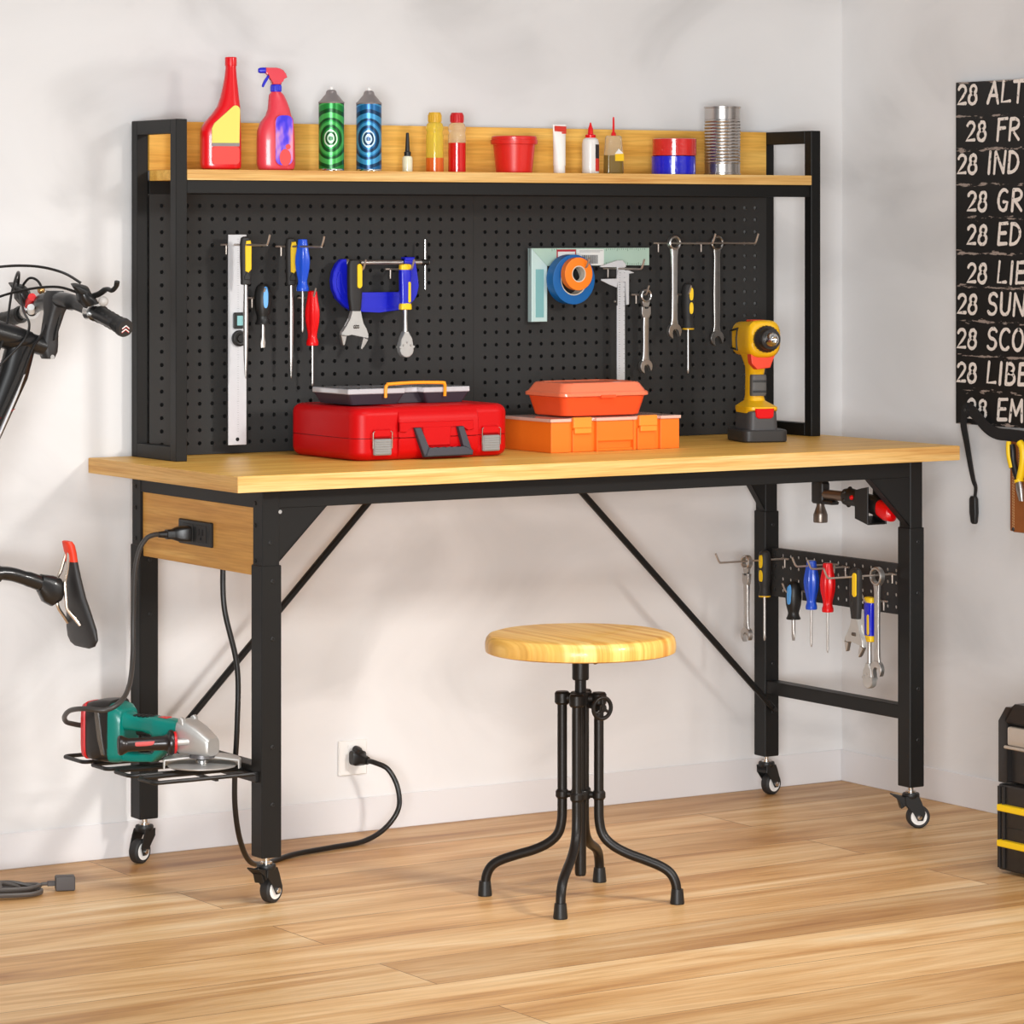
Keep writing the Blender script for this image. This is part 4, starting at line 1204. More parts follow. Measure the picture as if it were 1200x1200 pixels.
MB().lathe([(0.0001, 0), (0.006, 0), (0.007, 0.002), (0.007, 0.016), (0.006, 0.018), (0.0001, 0.018)], (px(490.5, 0)[0], 0, zs), 'x', 20).build('screw_head', M_BLACK, t)
MB().cyl((px(495, 0)[0], 0, px(0, 281)[1]), (px(495, 0)[0], 0, px(0, 339.5)[1]), 0.0026, n=12).build('tommy_bar', M_CHROME, t)

def adjustable(label, loc, rot=(0, 0, 0)):
    t = thing('adjustable_wrench', label, 'wrench', loc, rot, 'adjustable wrenches')
    MB().loft([((0, 0, 0.022), (0.009, 0, 0), (0, 0.0045, 0), 2.6), ((0, 0, 0.0195), (0.014, 0, 0), (0, 0.0075, 0), 2.8), ((0, 0, 0.010), (0.0172, 0, 0), (0, 0.009, 0), 3), ((0, 0, -0.02), (0.0176, 0, 0), (0, 0.0095, 0), 3), ((0, 0, -0.06), (0.0165, 0, 0), (0, 0.0095, 0), 3), ((0.0008, 0, -0.084), (0.0135, 0, 0), (0, 0.0085, 0), 3), ((0.001, 0, -0.091), (0.0128, 0, 0), (0, 0.008, 0), 3)], 32).build('grip', M_DARK, t)
    MB().prism(rrect(0.001, 0.0125, -0.041, 0.0125, 0.0052), -0.0115, -0.006, 0.001).build('inlay', M_YELLOW, t)
    hd = [(-0.0085, -0.086), (0.0125, -0.086), (0.0135, -0.105), (0.017, -0.118), (0.0265, -0.131), (0.0325, -0.142), (0.0320, -0.153), (0.0195, -0.147), (-0.0100, -0.141), (-0.0215, -0.146), (-0.0355, -0.143), (-0.0345, -0.136), (-0.022, -0.124), (-0.0125, -0.108)]
    MB().prism(hd, -0.006, 0.006, 0.0015).build('head', M_CASTMETAL, t)
    MB().prism([(-0.0365, -0.1435), (-0.0220, -0.1460), (-0.0275, -0.165), (-0.0300, -0.167), (-0.0325, -0.163)], -0.0052, 0.0052, 0.001).build('fixed_jaw', M_STEEL, t)
    MB().prism([(0.0195, -0.1485), (0.0325, -0.154), (0.0215, -0.170), (0.0155, -0.176), (0.0135, -0.173), (0.0165, -0.160)], -0.0052, 0.0052, 0.001).build('moving_jaw', M_STEEL, t)
    b = MB().lathe([(0.0001, 0), (0.0045, 0)] + [(0.0052 if i % 2 else 0.0042, 0.001+i*0.0018) for i in range(8)] + [(0.0001, 0.0155)], (-0.0065, -0.0035, -0.1255), 'x', 16)
    b.build('worm_screw', mat('worm', rgb(110, 104, 98), 0.4, 0.8), t)
    return t
adjustable('adjustable wrench with black grip hanging over the blue clamp', (0.5915, -0.1065, 1.258))

def ratchet(label, loc, rot=(0, 0, 0), L=0.0):
    t = thing('ratchet', label, 'ratchet', loc, rot, 'blue and yellow handled ratchets')
    MB().loft([((0, 0, 0.0135), (0.008, 0, 0), (0, 0.005, 0), 3), ((0, 0, 0.0115), (0.0135, 0, 0), (0, 0.0075, 0), 3.4), ((0, 0, 0.004), (0.0142, 0, 0), (0, 0.0085, 0), 3.4), ((0, 0, 0.0005), (0.0135, 0, 0), (0, 0.0082, 0), 3.4)], 28).build('end_cap', M_YELLOW, t)
    MB().loft([((0, 0, 0.0005), (0.0138, 0, 0), (0, 0.0085, 0), 3), ((0, 0, -0.010), (0.0145, 0, 0), (0, 0.0095, 0), 3), ((0, 0, -0.030), (0.0138, 0, 0), (0, 0.0095, 0), 3), ((0, 0, -0.065), (0.0128, 0, 0), (0, 0.009, 0), 3), ((0, 0, -0.074), (0.0135, 0, 0), (0, 0.009, 0), 3)], 28).build('grip', M_CLAMP, t)
    MB().prism(rrect(0.0025, 0.0085, -0.072, -0.026, 0.0025), -0.0105, -0.006, 0.001).build('inlay', M_YELLOW, t)
    MB().loft([((0, 0, -0.0735), (0.0125, 0, 0), (0, 0.009, 0), 3), ((0, 0, -0.079), (0.0142, 0, 0), (0, 0.0095, 0), 3.4), ((0, 0, -0.087), (0.0142, 0, 0), (0, 0.0095, 0), 3.4), ((0, 0, -0.088), (0.012, 0, 0), (0, 0.008, 0), 3)], 28).build('collar', M_YELLOW, t)
    MB().lathe([(0.0052, -0.087), (0.005, -0.112), (0.0066, -0.140), (0.0075, -0.148)], n=18).build('shaft', M_STEEL, t)
    hd = [(-0.006, -0.136), (0.006, -0.136), (0.0135, -0.152), (0.0180, -0.166)] + arc(0.0005, -0.1755, 0.0180, 20, -200, 14) + [(-0.0175, -0.166), (-0.0130, -0.152)]
    MB().prism(hd, -0.008, 0.008, 0.003, 2).build('head', M_CASTMETAL, t)
    for x_, z_ in ((-0.009, -0.166), (0.010, -0.166), (0.0, -0.160)):
        MB().lathe([(0.0001, -0.0014), (0.0022, -0.0014), (0.0026, 0)], (x_, -0.008, z_), 'y', 12).build('head_screw', M_STEEL, t)
    return t
ratchet('ratchet with blue and yellow handle, front right of the blue clamp', (0.7105, -0.123, 1.2565))

# try square
t = thing('try_square', 'pale green steel try square with barcode sticker, behind the tape rolls', 'square', (1.081, -0.055, 1.303))
M_MINT = mat('mint_steel', rgb(186, 214, 198), 0.4, 0.35)
M_MINT2 = mat('mint_handle', rgb(196, 220, 216), 0.4, 0.25)
MB().box(0.0, 0.331, -0.001, 0.001, -0.0405, 0.0).build('blade', M_MINT, t)
MB().prism([(0, 0), (0.0425, -0.0405), (0.0425, -0.168), (0, -0.168)], -0.009, 0.008, 0.001).build('stock', M_MINT2, t)
MB().box(0.0105, 0.033, -0.0096, -0.0085, -0.158, -0.048, 0.0003).build('stock_recess', mat('mint_dark', rgb(120, 172, 172), 0.5), t)
gr = MB()
for i in range(44):
    x = 0.06+i*0.006
    h_ = 0.006 if i % 5 == 0 else 0.0035
    if not 0.075 < x < 0.205:
        gr.box(x, x+0.0007, -0.0014, -0.0009, -h_-0.001, -0.001)
    gr.box(x, x+0.0007, -0.0014, -0.0009, -0.0395, -0.0395+h_)
gr.build('graduation', mat('grad_green', rgb(70, 100, 84), 0.6), t)
MB().box(0.073, 0.126, -0.0016, -0.0009, -0.026, -0.003).build('red_sticker', mat('sticker_red', rgb(176, 34, 48), 0.5), t)
MB().box(0.076, 0.123, -0.0020, -0.0012, -0.026, -0.008).build('white_sticker', mat('sticker_white', rgb(226, 226, 222), 0.5), t)
stk = MB().box(0.128, 0.203, -0.0018, -0.0009, -0.040, -0.003).build('barcode_sticker', mat('sticker_white', rgb(226, 226, 222), 0.5), t)
bc = MB()
x = 0.142
random.seed(3)
while x < 0.187:
    w_ = random.choice((0.0007, 0.0012, 0.0018))
    bc.box(x, x+w_, -0.0022, -0.0016, -0.036, -0.016)
    x += w_+random.choice((0.0009, 0.0014))
bc.box(0.135, 0.200, -0.0022, -0.0016, -0.0065, -0.0058).box(0.135, 0.192, -0.0022, -0.0016, -0.0090, -0.0083)
bc.build('barcode', mat('ink', rgb(70, 68, 72), 0.6), stk)

tape_roll('tape_roll', 'large blue tape roll hanging on the back board behind the orange roll', 0.0570, 0.034, 0.030, mat('tape_blue', rgb(0, 92, 160), 0.45), M_CORE, (1.176, -0.066, 1.2315), (PI/2, 0, 0))
tape_roll('tape_roll', 'small orange tape roll hanging in front of the blue roll', 0.0375, 0.0165, 0.019, mat('tape_orange', rgb(250, 128, 22), 0.4), M_CORE, (1.1755, -0.0975, 1.2445), (PI/2, 0, 0))

# vernier caliper
t = thing('caliper', 'silver vernier caliper hanging jaws up beside the tape rolls', 'caliper', (1.303, -0.088, 1.2555))
b = MB().prism([(-0.004, 0.019), (0.012, 0.019), (0.0175, 0.010), (0.0175, -0.2575), (-0.004, -0.2575)], -0.002, 0.002, 0.0004)
b.build('beam', M_ALU, t)
MB().prism([(0.010, 0.019), (-0.004, 0.019), (-0.022, 0.014), (-0.050, 0.006), (-0.050, 0.0035), (-0.004, 0.0035), (0.020, 0.0035), (0.020, 0.010)], -0.003, 0.003, 0.0005).build('fixed_jaw', M_ALU, t)
MB().prism([(-0.005, -0.004), (0.0205, -0.004), (0.026, -0.004), (0.041, -0.009), (0.041, -0.0105), (0.027, -0.0115), (0.0275, -0.083), (0.020, -0.084), (0.018, -0.030), (-0.005, -0.030), (-0.006, -0.044), (-0.028, -0.036), (-0.049, -0.0275), (-0.049, -0.0235), (-0.006, -0.0235)], -0.004, -0.0005, 0.0004).build('sliding_jaw', M_ALU, t)
MB().box(-0.008, -0.004, -0.003, 0.001, -0.085, -0.030).build('slider_edge', M_DARK, t)
MB().lathe([(0.0001, 0), (0.003, 0), (0.003, 0.004), (0.0001, 0.004)], (-0.012, 0, -0.076), 'x', 12).build('lock_screw', M_STEEL, t)
gr = MB()
for i in range(44):
    z = -0.010-i*0.0055
    gr.box(0.0005, 0.0040 if i % 5 == 0 else 0.0025, -0.0046 if z > -0.083 else -0.0024, -0.0018, z, z+0.0007)
    if i % 2 == 0:
        gr.box(0.0135, 0.0160, -0.0046 if z > -0.083 else -0.0024, -0.0018, z, z+0.0007)
gr.build('graduation', mat('ink', rgb(70, 68, 72), 0.6), t)

# combination wrenches
def annulus(b, cx, cz, R, r, y0, y1, n=32):
    def rg(rad, y):
        return [(cx+rad*math.cos(2*PI*i/n), y, cz+rad*math.sin(2*PI*i/n)) for i in range(n)]
    e = (y1-y0)*0.12
    return b.rings([rg(r, y0+e), rg(r+e*1.2, y0), rg(R-e*1.2, y0), rg(R, y0+e), rg(R, y1-e), rg(R-e*1.2, y1), rg(r+e*1.2, y1), rg(r, y1-e)], closed=True)
def open_jaw(b, cz, R, gap, tilt, y0, y1):
    """C shaped jaw centred on (0, cz), mouth pointing down and tilted"""
    pts = []
    ta = math.radians(tilt)
    half = math.degrees(math.asin(gap/R))
    for p in arc(0, 0, R, -90+half+8, 270-half-8, 26):
        pts.append(p)
    g = gap
    inner = [(-g, -R*0.86), (-g, -0.15*R), (-g*0.72, 0.18*R), (0, 0.34*R), (g*0.72, 0.18*R), (g, -0.15*R), (g, -R*0.86)]
    pts = pts + inner
    out = [(p[0]*math.cos(ta)-p[1]*math.sin(ta), cz+p[0]*math.sin(ta)+p[1]*math.cos(ta)) for p in pts]
    return b.prism(out, y0, y1, 0.0006)
def wrench(label, loc, L, rot=(0, 0, 0), R=0.0165, Rj=0.018, hex_=True, flex=False, m=None, wide=0.0):
    """ring end at the origin (hung so that the rod touches the top of the hole), jaw end L below"""
    m = m or M_STEEL
    t = thing('ratchet_wrench' if flex else 'combination_wrench', label, 'wrench', loc, rot, 'flex head wrenches' if flex else 'combination wrenches')
    cz = -R*0.45
    b = MB()
    annulus(b, 0, cz, R, R*0.70, -0.007, 0.007)
    b.build('ring_end', m, t)
    if flex:
        MB().prism([(-0.011, cz-R*0.80), (0.011, cz-R*0.80), (0.0085, cz-R-0.008), (0.0040, cz-R-0.011), (-0.0040, cz-R-0.011), (-0.0085, cz-R-0.008)], -0.004, 0.004, 0.0008).build('hinge_neck', m, t)
        MB().prism([(-0.0125, cz-R-0.010), (-0.0055, cz-R-0.010), (-0.0055, cz-R-0.016), (0.0055, cz-R-0.016), (0.0055, cz-R-0.010), (0.0125, cz-R-0.010), (0.0125, cz-R-0.026), (0.0085, cz-R-0.036), (-0.0085, cz-R-0.036), (-0.0125, cz-R-0.026)], -0.005, 0.005, 0.001).build('hinge_fork', m, t)
        z0 = cz-R-0.034
    else:
        z0 = cz-R*0.80
    zj = -L+Rj
    zm = (z0+zj)/2
    sh = [((0, 0, z0), (0.0105 if not flex else 0.008, 0, 0), (0, 0.0055, 0), 3.5), ((0, 0, z0-0.02), (0.0085, 0, 0), (0, 0.005, 0), 3.5), ((0, 0, zm), (0.0078+wide, 0, 0), (0, 0.0046, 0), 3.5), ((0, 0, zj+Rj*1.6), (0.0085, 0, 0), (0, 0.0046, 0), 3.5), ((0, 0, zj+Rj*0.7), (0.0115, 0, 0), (0, 0.0038, 0), 3.5)]
    MB().loft(sh, 24).build('shank', m, t)
    b = MB()
    open_jaw(b, zj, Rj, Rj*0.52, 14, -0.0055, 0.0055)
    b.build('open_end', m, t)
    return t
wrench('small flex head ratchet wrench hanging right of the caliper', (1.3875, -0.076, 1.199), 0.188, flex=True, R=0.0155, Rj=0.0165)
wrench('middle combination wrench, hanging left of the black and yellow screwdriver', (1.4535, -0.098, 1.322), 0.231)
M_STEELD = mat('dark_steel', rgb(150, 146, 142), 0.3, 0.95, 0.1, 60)
wrench('right combination wrench hanging nearest the drill', (1.5760, -0.096, 1.322), 0.250, R=0.0175, wide=0.0022, m=M_STEELD, Rj=0.0185)

# tools on the side board, turned a quarter
wrench('flex head wrench at the outer end of the side board long hook', (1.621, -0.155, 0.5745), 0.195, RZ, flex=True, R=0.0165, Rj=0.0175)
black_driver('black screwdriver with yellow inlays on the side board under the desk', (1.673, -0.155, 0.566), RZ)
stubby('stubby black screwdriver with light blue inlay on the side board', (1.708, -0.221, 0.492), RZ)
fluted_driver('blue screwdriver on the side board under the desk', M_BLUE, 0.086, (1.666, -0.345, 0.5735), RZ)
fluted_driver('red screwdriver on the side board under the desk', M_RED, 0.093, (1.681, -0.387, 0.5705), RZ)
adjustable('adjustable wrench with black grip on the side board under the desk', (1.628, -0.559, 0.563), RZ)
wrench('combination wrench on the side board, nearest the front leg', (1.689, -0.559, 0.5735), 0.240, RZ, R=0.021, Rj=0.020)
ratchet('ratchet with blue handle on the side board behind the adjustable wrench', (1.690, -0.530, 0.5015), RZ)

# hammer held in a clip under the desktop at the right leg
t = thing('hammer', 'claw hammer with black and red grip held under the desktop at the right', 'hammer', (1.70, -0.335, 0.735))
M_HAM = mat('hammer_steel', rgb(120, 110, 102), 0.35, 0.85)
MB().lathe([(0.0001, -0.066), (0.0155, -0.066), (0.0165, -0.064), (0.0165, -0.048), (0.0145, -0.042), (0.0095, -0.028), (0.0095, -0.012), (0.0001, -0.012)], (0, 0, 0), 'z', 28).build('striking_face', M_HAM, t)
MB().loft([((0, 0, -0.022), (0.012, 0, 0), (0, 0.019, 0), 4), ((0, 0, -0.018), (0.014, 0, 0), (0, 0.022, 0), 4), ((0, 0, 0.024), (0.014, 0, 0), (0, 0.022, 0), 4), ((0, 0.002, 0.030), (0.013, 0, 0), (0, 0.019, 0), 4)], 28).build('head', M_BLACK, t)
MB().prism([(-0.018, 0.026), (0.016, 0.026), (0.012, 0.05), (0.0, 0.072), (-0.018, 0.086), (-0.021, 0.084), (-0.012, 0.066), (-0.014, 0.045)], -0.010, 0.010, 0.002, plane='yz').build('claw', M_HAM, t)
MB().prism([(-0.055, -0.022), (-0.018, -0.022), (-0.018, -0.012), (-0.050, -0.012), (-0.058, -0.016)], -0.012, 0.012, 0.003, plane='yz').build('head_guard', M_BLACK, t)
MB().cyl((0, -0.018, 0.0), (0, -0.10, 0.0), 0.0115, 0.0118, 22).build('handle_tube', mat('handle_bronze', rgb(122, 104, 90), 0.35, 0.75), t)
gp = [(-0.092, 0.0115, 0), (-0.098, 0.017, 0), (-0.108, 0.0185, 0), (-0.120, 0.0175, 0), (-0.135, 0.0165, -0.002), (-0.16, 0.0175, -0.006), (-0.19, 0.019, -0.011), (-0.215, 0.019, -0.016), (-0.225, 0.0185, -0.018)]
MB().loft([((0, y, z), (r, 0, 0), (0, 0, r*1.1), 2.6) for y, r, z in gp], 24).build('grip', M_BLACK, t)
for a in range(6):
    t_ = 2*PI*a/6+0.4
    MB().sphere((0.0165*math.cos(t_), -0.108, 0.018*math.sin(t_)), 0.006, 7).build('grip_lug', M_BLACK, t)
MB().sphere((-0.0165, -0.138, 0.001), 0.0055, 8).build('grip_dot', M_RED, t)
MB().loft([((0, -0.224, -0.018), (0.0175, 0, 0), (0, 0, 0.019), 2.6), ((0, -0.245, -0.024), (0.019, 0, 0), (0, 0, 0.021), 2.6), ((0, -0.262, -0.028), (0.016, 0, 0), (0, 0, 0.018), 2.6), ((0, -0.268, -0.03), (0.008, 0, 0), (0, 0, 0.009), 2.4)], 24).build('grip_end', M_RED, t)
t2 = thing('hammer_holder', 'black clip holder gripping the hammer beside the right front leg', 'holder', (1.70, -0.515, 0.735))
b = MB()
b.prism([(-0.032, -0.056), (0.016, -0.044), (0.016, 0.050), (-0.032, 0.050)], 0.0225, 0.0265, 0.001, plane='yz')
b.build('back_plate', M_BLACK, t2)
b = MB()
b.prism([(-0.032, -0.056), (0.016, -0.044), (0.016, -0.040), (-0.032, -0.052)], -0.026, 0.0225, 0.001, plane='yz')
b.prism([(-0.032, -0.056), (0.016, -0.044), (0.016, 0.020), (-0.010, 0.026), (-0.032, 0.030)], -0.029, -0.025, 0.001, plane='yz')
b.build('clip_arm', M_BLACK, t2)
# ------------------------------------------------------------------ wall outlet and power cords
t = thing('wall_outlet', 'white outlet plate on the back wall under the workbench', 'outlet', (0.648, WY, 0.168))
MB().box(-0.036, 0.036, -0.007, -0.0003, -0.039, 0.039, 0.002).build('plate', M_WHITE, t)
b = MB().prism(rrect(-0.014, 0.014, -0.030, -0.004, 0.005), -0.0082, -0.006, 0.0005)
b.build('socket', M_WHITE, t)
MB().prism(rrect(-0.014, 0.014, 0.004, 0.030, 0.005), -0.0082, -0.006, 0.0005).build('socket', M_WHITE, t)

M_CORD = mat('cord_black', rgb(28, 26, 25), 0.35)
t = thing('power_cord', 'black power cord running from the wooden side panel down to the wall outlet', 'cord')
b = MB().tube(bez([(0.105, -0.413, 0.655), (0.103, -0.424, 0.57), (0.128, -0.432, 0.45), (0.130, -0.428, 0.33), (0.132, -0.415, 0.24), (0.140, -0.40, 0.16), (0.165, -0.375, 0.085), (0.215, -0.325, 0.028), (0.29, -0.255, 0.0065),
    (0.39, -0.195, 0.0065), (0.50, -0.165, 0.0065), (0.595, -0.14, 0.0075), (0.660, -0.123, 0.028), (0.700, -0.112, 0.066), (0.704, -0.100, 0.112), (0.688, -0.086, 0.150), (0.668, -0.064, 0.163), (0.660, -0.048, 0.1655)], 10), 0.0058, 12)
b.build('cable', M_CORD, t)
pl = MB()
pl.loft([((0.6495, -0.0085, 0.1700), (0.0165, 0, 0), (0, 0, 0.0155), 5), ((0.6495, -0.012, 0.1700), (0.0175, 0, 0), (0, 0, 0.0165), 5), ((0.651, -0.026, 0.1690), (0.0170, 0, 0), (0, 0, 0.016), 5), ((0.653, -0.033, 0.1680), (0.010, 0, 0), (0, 0, 0.011), 4), ((0.658, -0.046, 0.1660), (0.0085, 0, 0), (0, 0, 0.0085), 3)], 24)
pl.loft([((0.6495, -0.011, 0.184), (0.010, 0, 0), (0, 0, 0.012), 2.4), ((0.650, -0.022, 0.183), (0.010, 0, 0), (0, 0, 0.011), 2.4), ((0.651, -0.030, 0.180), (0.007, 0, 0), (0, 0, 0.008), 2.4)], 20)
pl.box(0.648, 0.664, -0.040, -0.036, 0.158, 0.176, 0.001)
pl.build('plug', M_CORD, t)

t = thing('power_cord', 'grey black cord plugged into the side panel and looping down to the angle grinder', 'cord')
b = MB().tube(bez([(0.020, -0.302, 0.7175), (0.006, -0.300, 0.7175), (-0.012, -0.298, 0.710), (-0.028, -0.298, 0.686), (-0.042, -0.305, 0.64), (-0.055, -0.325, 0.5614), (-0.066, -0.345, 0.475), (-0.102, -0.402, 0.426), (-0.141, -0.443, 0.401), (-0.178, -0.450, 0.3875),
    (-0.207, -0.420, 0.3890), (-0.214, -0.366, 0.380), (-0.205, -0.318, 0.362), (-0.186, -0.284, 0.345), (-0.160, -0.266, 0.336), (-0.135, -0.262, 0.330)], 10), 0.0052, 12)
b.build('cable', mat('cord_grey', rgb(62, 58, 55), 0.4), t)
pl = MB()
pl.loft([((0.0728, -0.318, 0.7180), (0, 0.0165, 0), (0, 0, 0.016), 5), ((0.066, -0.318, 0.7180), (0, 0.0165, 0), (0, 0, 0.016), 5), ((0.052, -0.314, 0.7178), (0, 0.014, 0), (0, 0, 0.015), 4), ((0.042, -0.310, 0.7176), (0, 0.009, 0), (0, 0, 0.011), 3)], 24)
pl.loft([((0.044, -0.311, 0.7176), (0, 0.0095, 0), (0, 0, 0.0105), 4), ((0.030, -0.306, 0.7175), (0, 0.0095, 0), (0, 0, 0.010), 4), ((0.029, -0.306, 0.7175), (0, 0.007, 0), (0, 0, 0.0075), 3), ((0.014, -0.302, 0.7175), (0, 0.006, 0), (0, 0, 0.006), 2)], 20)
pl.build('plug', M_CORD, t)

# ------------------------------------------------------------------ angle grinder on the wire shelf
# local: +x towards the gear head, z up, resting on the wires
gz = 0.2668
fwv = Vector((math.sin(0.5655), math.cos(0.5655), 0))
rtv = Vector((math.cos(0.5655), -math.sin(0.5655), 0))
ax = rtv*0.88 - fwv*0.47
yaw = math.atan2(ax.y, ax.x)
t = thing('angle_grinder', 'teal and black cordless angle grinder lying on the wire shelf', 'grinder', (-0.099, -0.369, gz), (0, 0, yaw))
GK = 0.88
M_BAT = mat('battery_shell', rgb(36, 32, 30), 0.35)
M_TEALM = mat('teal_shell', rgb(0, 122, 110), 0.36, coat=0.15)
def vx(x, zc, hy, hz, p, yc=0.0):
    return ((x, yc, zc), (0, hy, 0), (0, 0, hz), p)
MB().loft([vx(-0.088, 0.070, 0.030, 0.055, 5), vx(-0.082, 0.071, 0.036, 0.065, 5), vx(-0.060, 0.072, 0.044, 0.070, 5), vx(-0.030, 0.073, 0.047, 0.072, 5), vx(-0.012, 0.073, 0.047, 0.072, 5)], 32).build('battery', M_BAT, t)
MB().loft([vx(-0.0985, 0.070, 0.024, 0.050, 5), vx(-0.096, 0.070, 0.033, 0.062, 5), vx(-0.085, 0.0705, 0.0385, 0.067, 5), vx(-0.080, 0.071, 0.036, 0.064, 5)], 32).build('battery_cap', mat('grinder_red', rgb(206, 30, 34), 0.35), t)
MB().box(-0.0998, -0.097, -0.013, 0.013, 0.028, 0.112, 0.002).build('battery_label', M_GREY, t)
MB().prism([(-0.050, 0.125), (-0.038, 0.125), (-0.034, 0.100), (-0.028, 0.060), (-0.020, 0.020), (-0.030, 0.020), (-0.040, 0.060)], -0.0482, -0.040, 0.001).build('side_clip', M_CHROME, t)
MB().loft([vx(-0.014, 0.070, 0.047, 0.069, 5), vx(0.004, 0.068, 0.045, 0.066, 5), vx(0.016, 0.066, 0.038, 0.060, 4)], 32).build('rear_collar', M_TEALM, t)
MB().loft([vx(0.008, 0.100, 0.030, 0.024, 3), vx(0.030, 0.094, 0.022, 0.019, 3), vx(0.060, 0.092, 0.020, 0.0175, 3), vx(0.090, 0.090, 0.026, 0.023, 3), vx(0.105, 0.080, 0.031, 0.032, 3), vx(0.150, 0.075, 0.033, 0.034, 3), vx(0.168, 0.074, 0.031, 0.032, 3)], 32).build('motor_body', M_TEALM, t)
MB().loft([vx(0.000, 0.016, 0.030, 0.012, 4), vx(0.040, 0.014, 0.020, 0.010, 4), vx(0.090, 0.018, 0.020, 0.010, 4), vx(0.115, 0.045, 0.022, 0.018, 3), vx(0.125, 0.060, 0.026, 0.02, 3)], 24).build('handle_loop', M_TEALM, t)
b = MB()
for i in range(5):
    b.loft([vx(0.036+i*0.012, 0.1105, 0.0145, 0.0028, 3), vx(0.0435+i*0.012, 0.1105, 0.0145, 0.0028, 3)], 16)
    b.build('grip_pad', M_BLACK, t)
    b = MB()
b.box(0.040, 0.075, -0.010, 0.010, 0.066, 0.078, 0.003)
b.build('paddle_switch', M_BLACK, t)
MB().box(0.100, 0.128, -0.012, 0.012, 0.1085, 0.112, 0.002).build('lock_button', mat('grinder_red', rgb(206, 30, 34), 0.35), t)
# gear head
hd_ = MB()
hd_.loft([vx(0.166, 0.073, 0.034, 0.036, 5), vx(0.172, 0.073, 0.036, 0.039, 5), vx(0.190, 0.071, 0.035, 0.038, 4), vx(0.214, 0.064, 0.032, 0.034, 3.6), vx(0.240, 0.054, 0.028, 0.024, 3.6), vx(0.247, 0.052, 0.024, 0.020, 3.2)], 32)
hd_.build('gear_head', M_CASTMETAL, t)
for yy in (-0.026, 0.026):
    b = MB().prism([(0.170, 0.098), (0.186, 0.098), (0.184, 0.114), (0.178, 0.118), (0.171, 0.114)], yy-0.007, yy+0.007, 0.002)
    b.build('handle_boss', M_CASTMETAL, t)
MB().lathe([(0.0001, 0.026), (0.028, 0.026), (0.028, 0.034), (0.0001, 0.034)], (0.216, 0, 0), 'z', 32).build('bearing_plate', mat('dark_alloy', rgb(120, 118, 120), 0.4, 0.7), t)
MB().lathe([(0.0001, 0.010), (0.012, 0.010), (0.0145, 0.013), (0.0145, 0.020), (0.011, 0.027), (0.0001, 0.027)], (0.216, 0, 0), 'z', 24).build('spindle', M_CHROME, t)
MB().lathe([(0.010, 0.0105), (0.078, 0.0075), (0.0785, 0.0085), (0.0785, 0.0105), (0.078, 0.011), (0.010, 0.0135)], (0.216, 0, 0), 'z', 64).build('cutting_disc', M_CASTMETAL, t)
# half guard round the disc, towards the viewer
n = 30
inn0, out0 = [], []
b = MB()
R0, R1, t1 = 0.030, 0.0865, 0.0022
rs = []
for i in range(n+1):
    a = math.radians(14+212*i/n)
    c, s = math.cos(a), math.sin(a)
    rs.append([(0.216+c*R0, s*R0, 0.0285), (0.216+c*R1, s*R1, 0.0250), (0.216+c*(R1+t1), s*(R1+t1), 0.0225), (0.216+c*(R1+t1), s*(R1+t1), 0.004), (0.216+c*R1, s*R1, 0.004), (0.216+c*(R1-0.001), s*(R1-0.001), 0.0215), (0.216+c*R0, s*R0, 0.0255)])
b.rings(rs)
b.build('disc_guard', mat('guard_alloy', rgb(206, 204, 200), 0.45, 0.4), t)
# side handle
hdir = (-rtv*0.97 - fwv*0.22)
loc = Matrix.Rotation(-yaw, 3, 'Z') @ hdir
base = Vector((0.188, -0.037, 0.064))
sh = MB()
u_ = Vector((-loc.y, loc.x, 0)).normalized()
def hsec(d, r):
    return (base+loc*d+Vector((0, 0, -0.022*d)), u_*r, Vector((0, 0, r)), 2)
sh.loft([hsec(0.020, 0.010), hsec(0.022, 0.0275), hsec(0.027, 0.029), hsec(0.032, 0.0275), hsec(0.036, 0.020), hsec(0.045, 0.0165), hsec(0.085, 0.0150), hsec(0.125, 0.0155), hsec(0.133, 0.0195), hsec(0.139, 0.0225), hsec(0.145, 0.0225), hsec(0.148, 0.019), hsec(0.1485, 0.008)], 28)
sh.build('side_handle', mat('handle_brown_black', rgb(34, 26, 24), 0.3, coat=0.2), t)
MB().loft([hsec(0.014, 0.020), hsec(0.016, 0.025), hsec(0.021, 0.025)], 28).build('handle_ring', mat('grinder_red', rgb(206, 30, 34), 0.35), t)
MB().loft([hsec(-0.014, 0.008), hsec(0.015, 0.008)], 16).build('handle_stud', M_CASTMETAL, t)
side = (-fwv*0.9 + Vector((0, 0, 0.15)))
side = (Matrix.Rotation(-yaw, 3, 'Z') @ side).normalized()
b = MB()
upv = Vector((0, 0, 1))
b.loft([(base+loc*0.063+side*0.0135, side*0.0022, upv*0.0045, 3), (base+loc*0.066+side*0.0135+Vector((0, 0, -0.0015)), side*0.0028, upv*0.0055, 3), (base+loc*0.104+side*0.0138+Vector((0, 0, -0.0023)), side*0.0028, upv*0.0055, 3), (base+loc*0.107+side*0.0138+Vector((0, 0, -0.0023)), side*0.0022, upv*0.0045, 3)], 16)
b.build('handle_inlay', mat('inlay_pink', rgb(196, 78, 76), 0.45), t)

for o_ in t.children:
    o_.data.transform(Matrix.Scale(GK, 4))

# ------------------------------------------------------------------ bicycle hung upright along the back wall
M_BIKE = mat('bike_black', rgb(24, 23, 23), 0.32, coat=0.3)
M_MATT = mat('bike_matt', rgb(44, 42, 42), 0.5)
bk = thing('bicycle', 'black mountain bike hung nose up on the wall left of the workbench', 'bicycle', (-0.2, -0.3, 0))
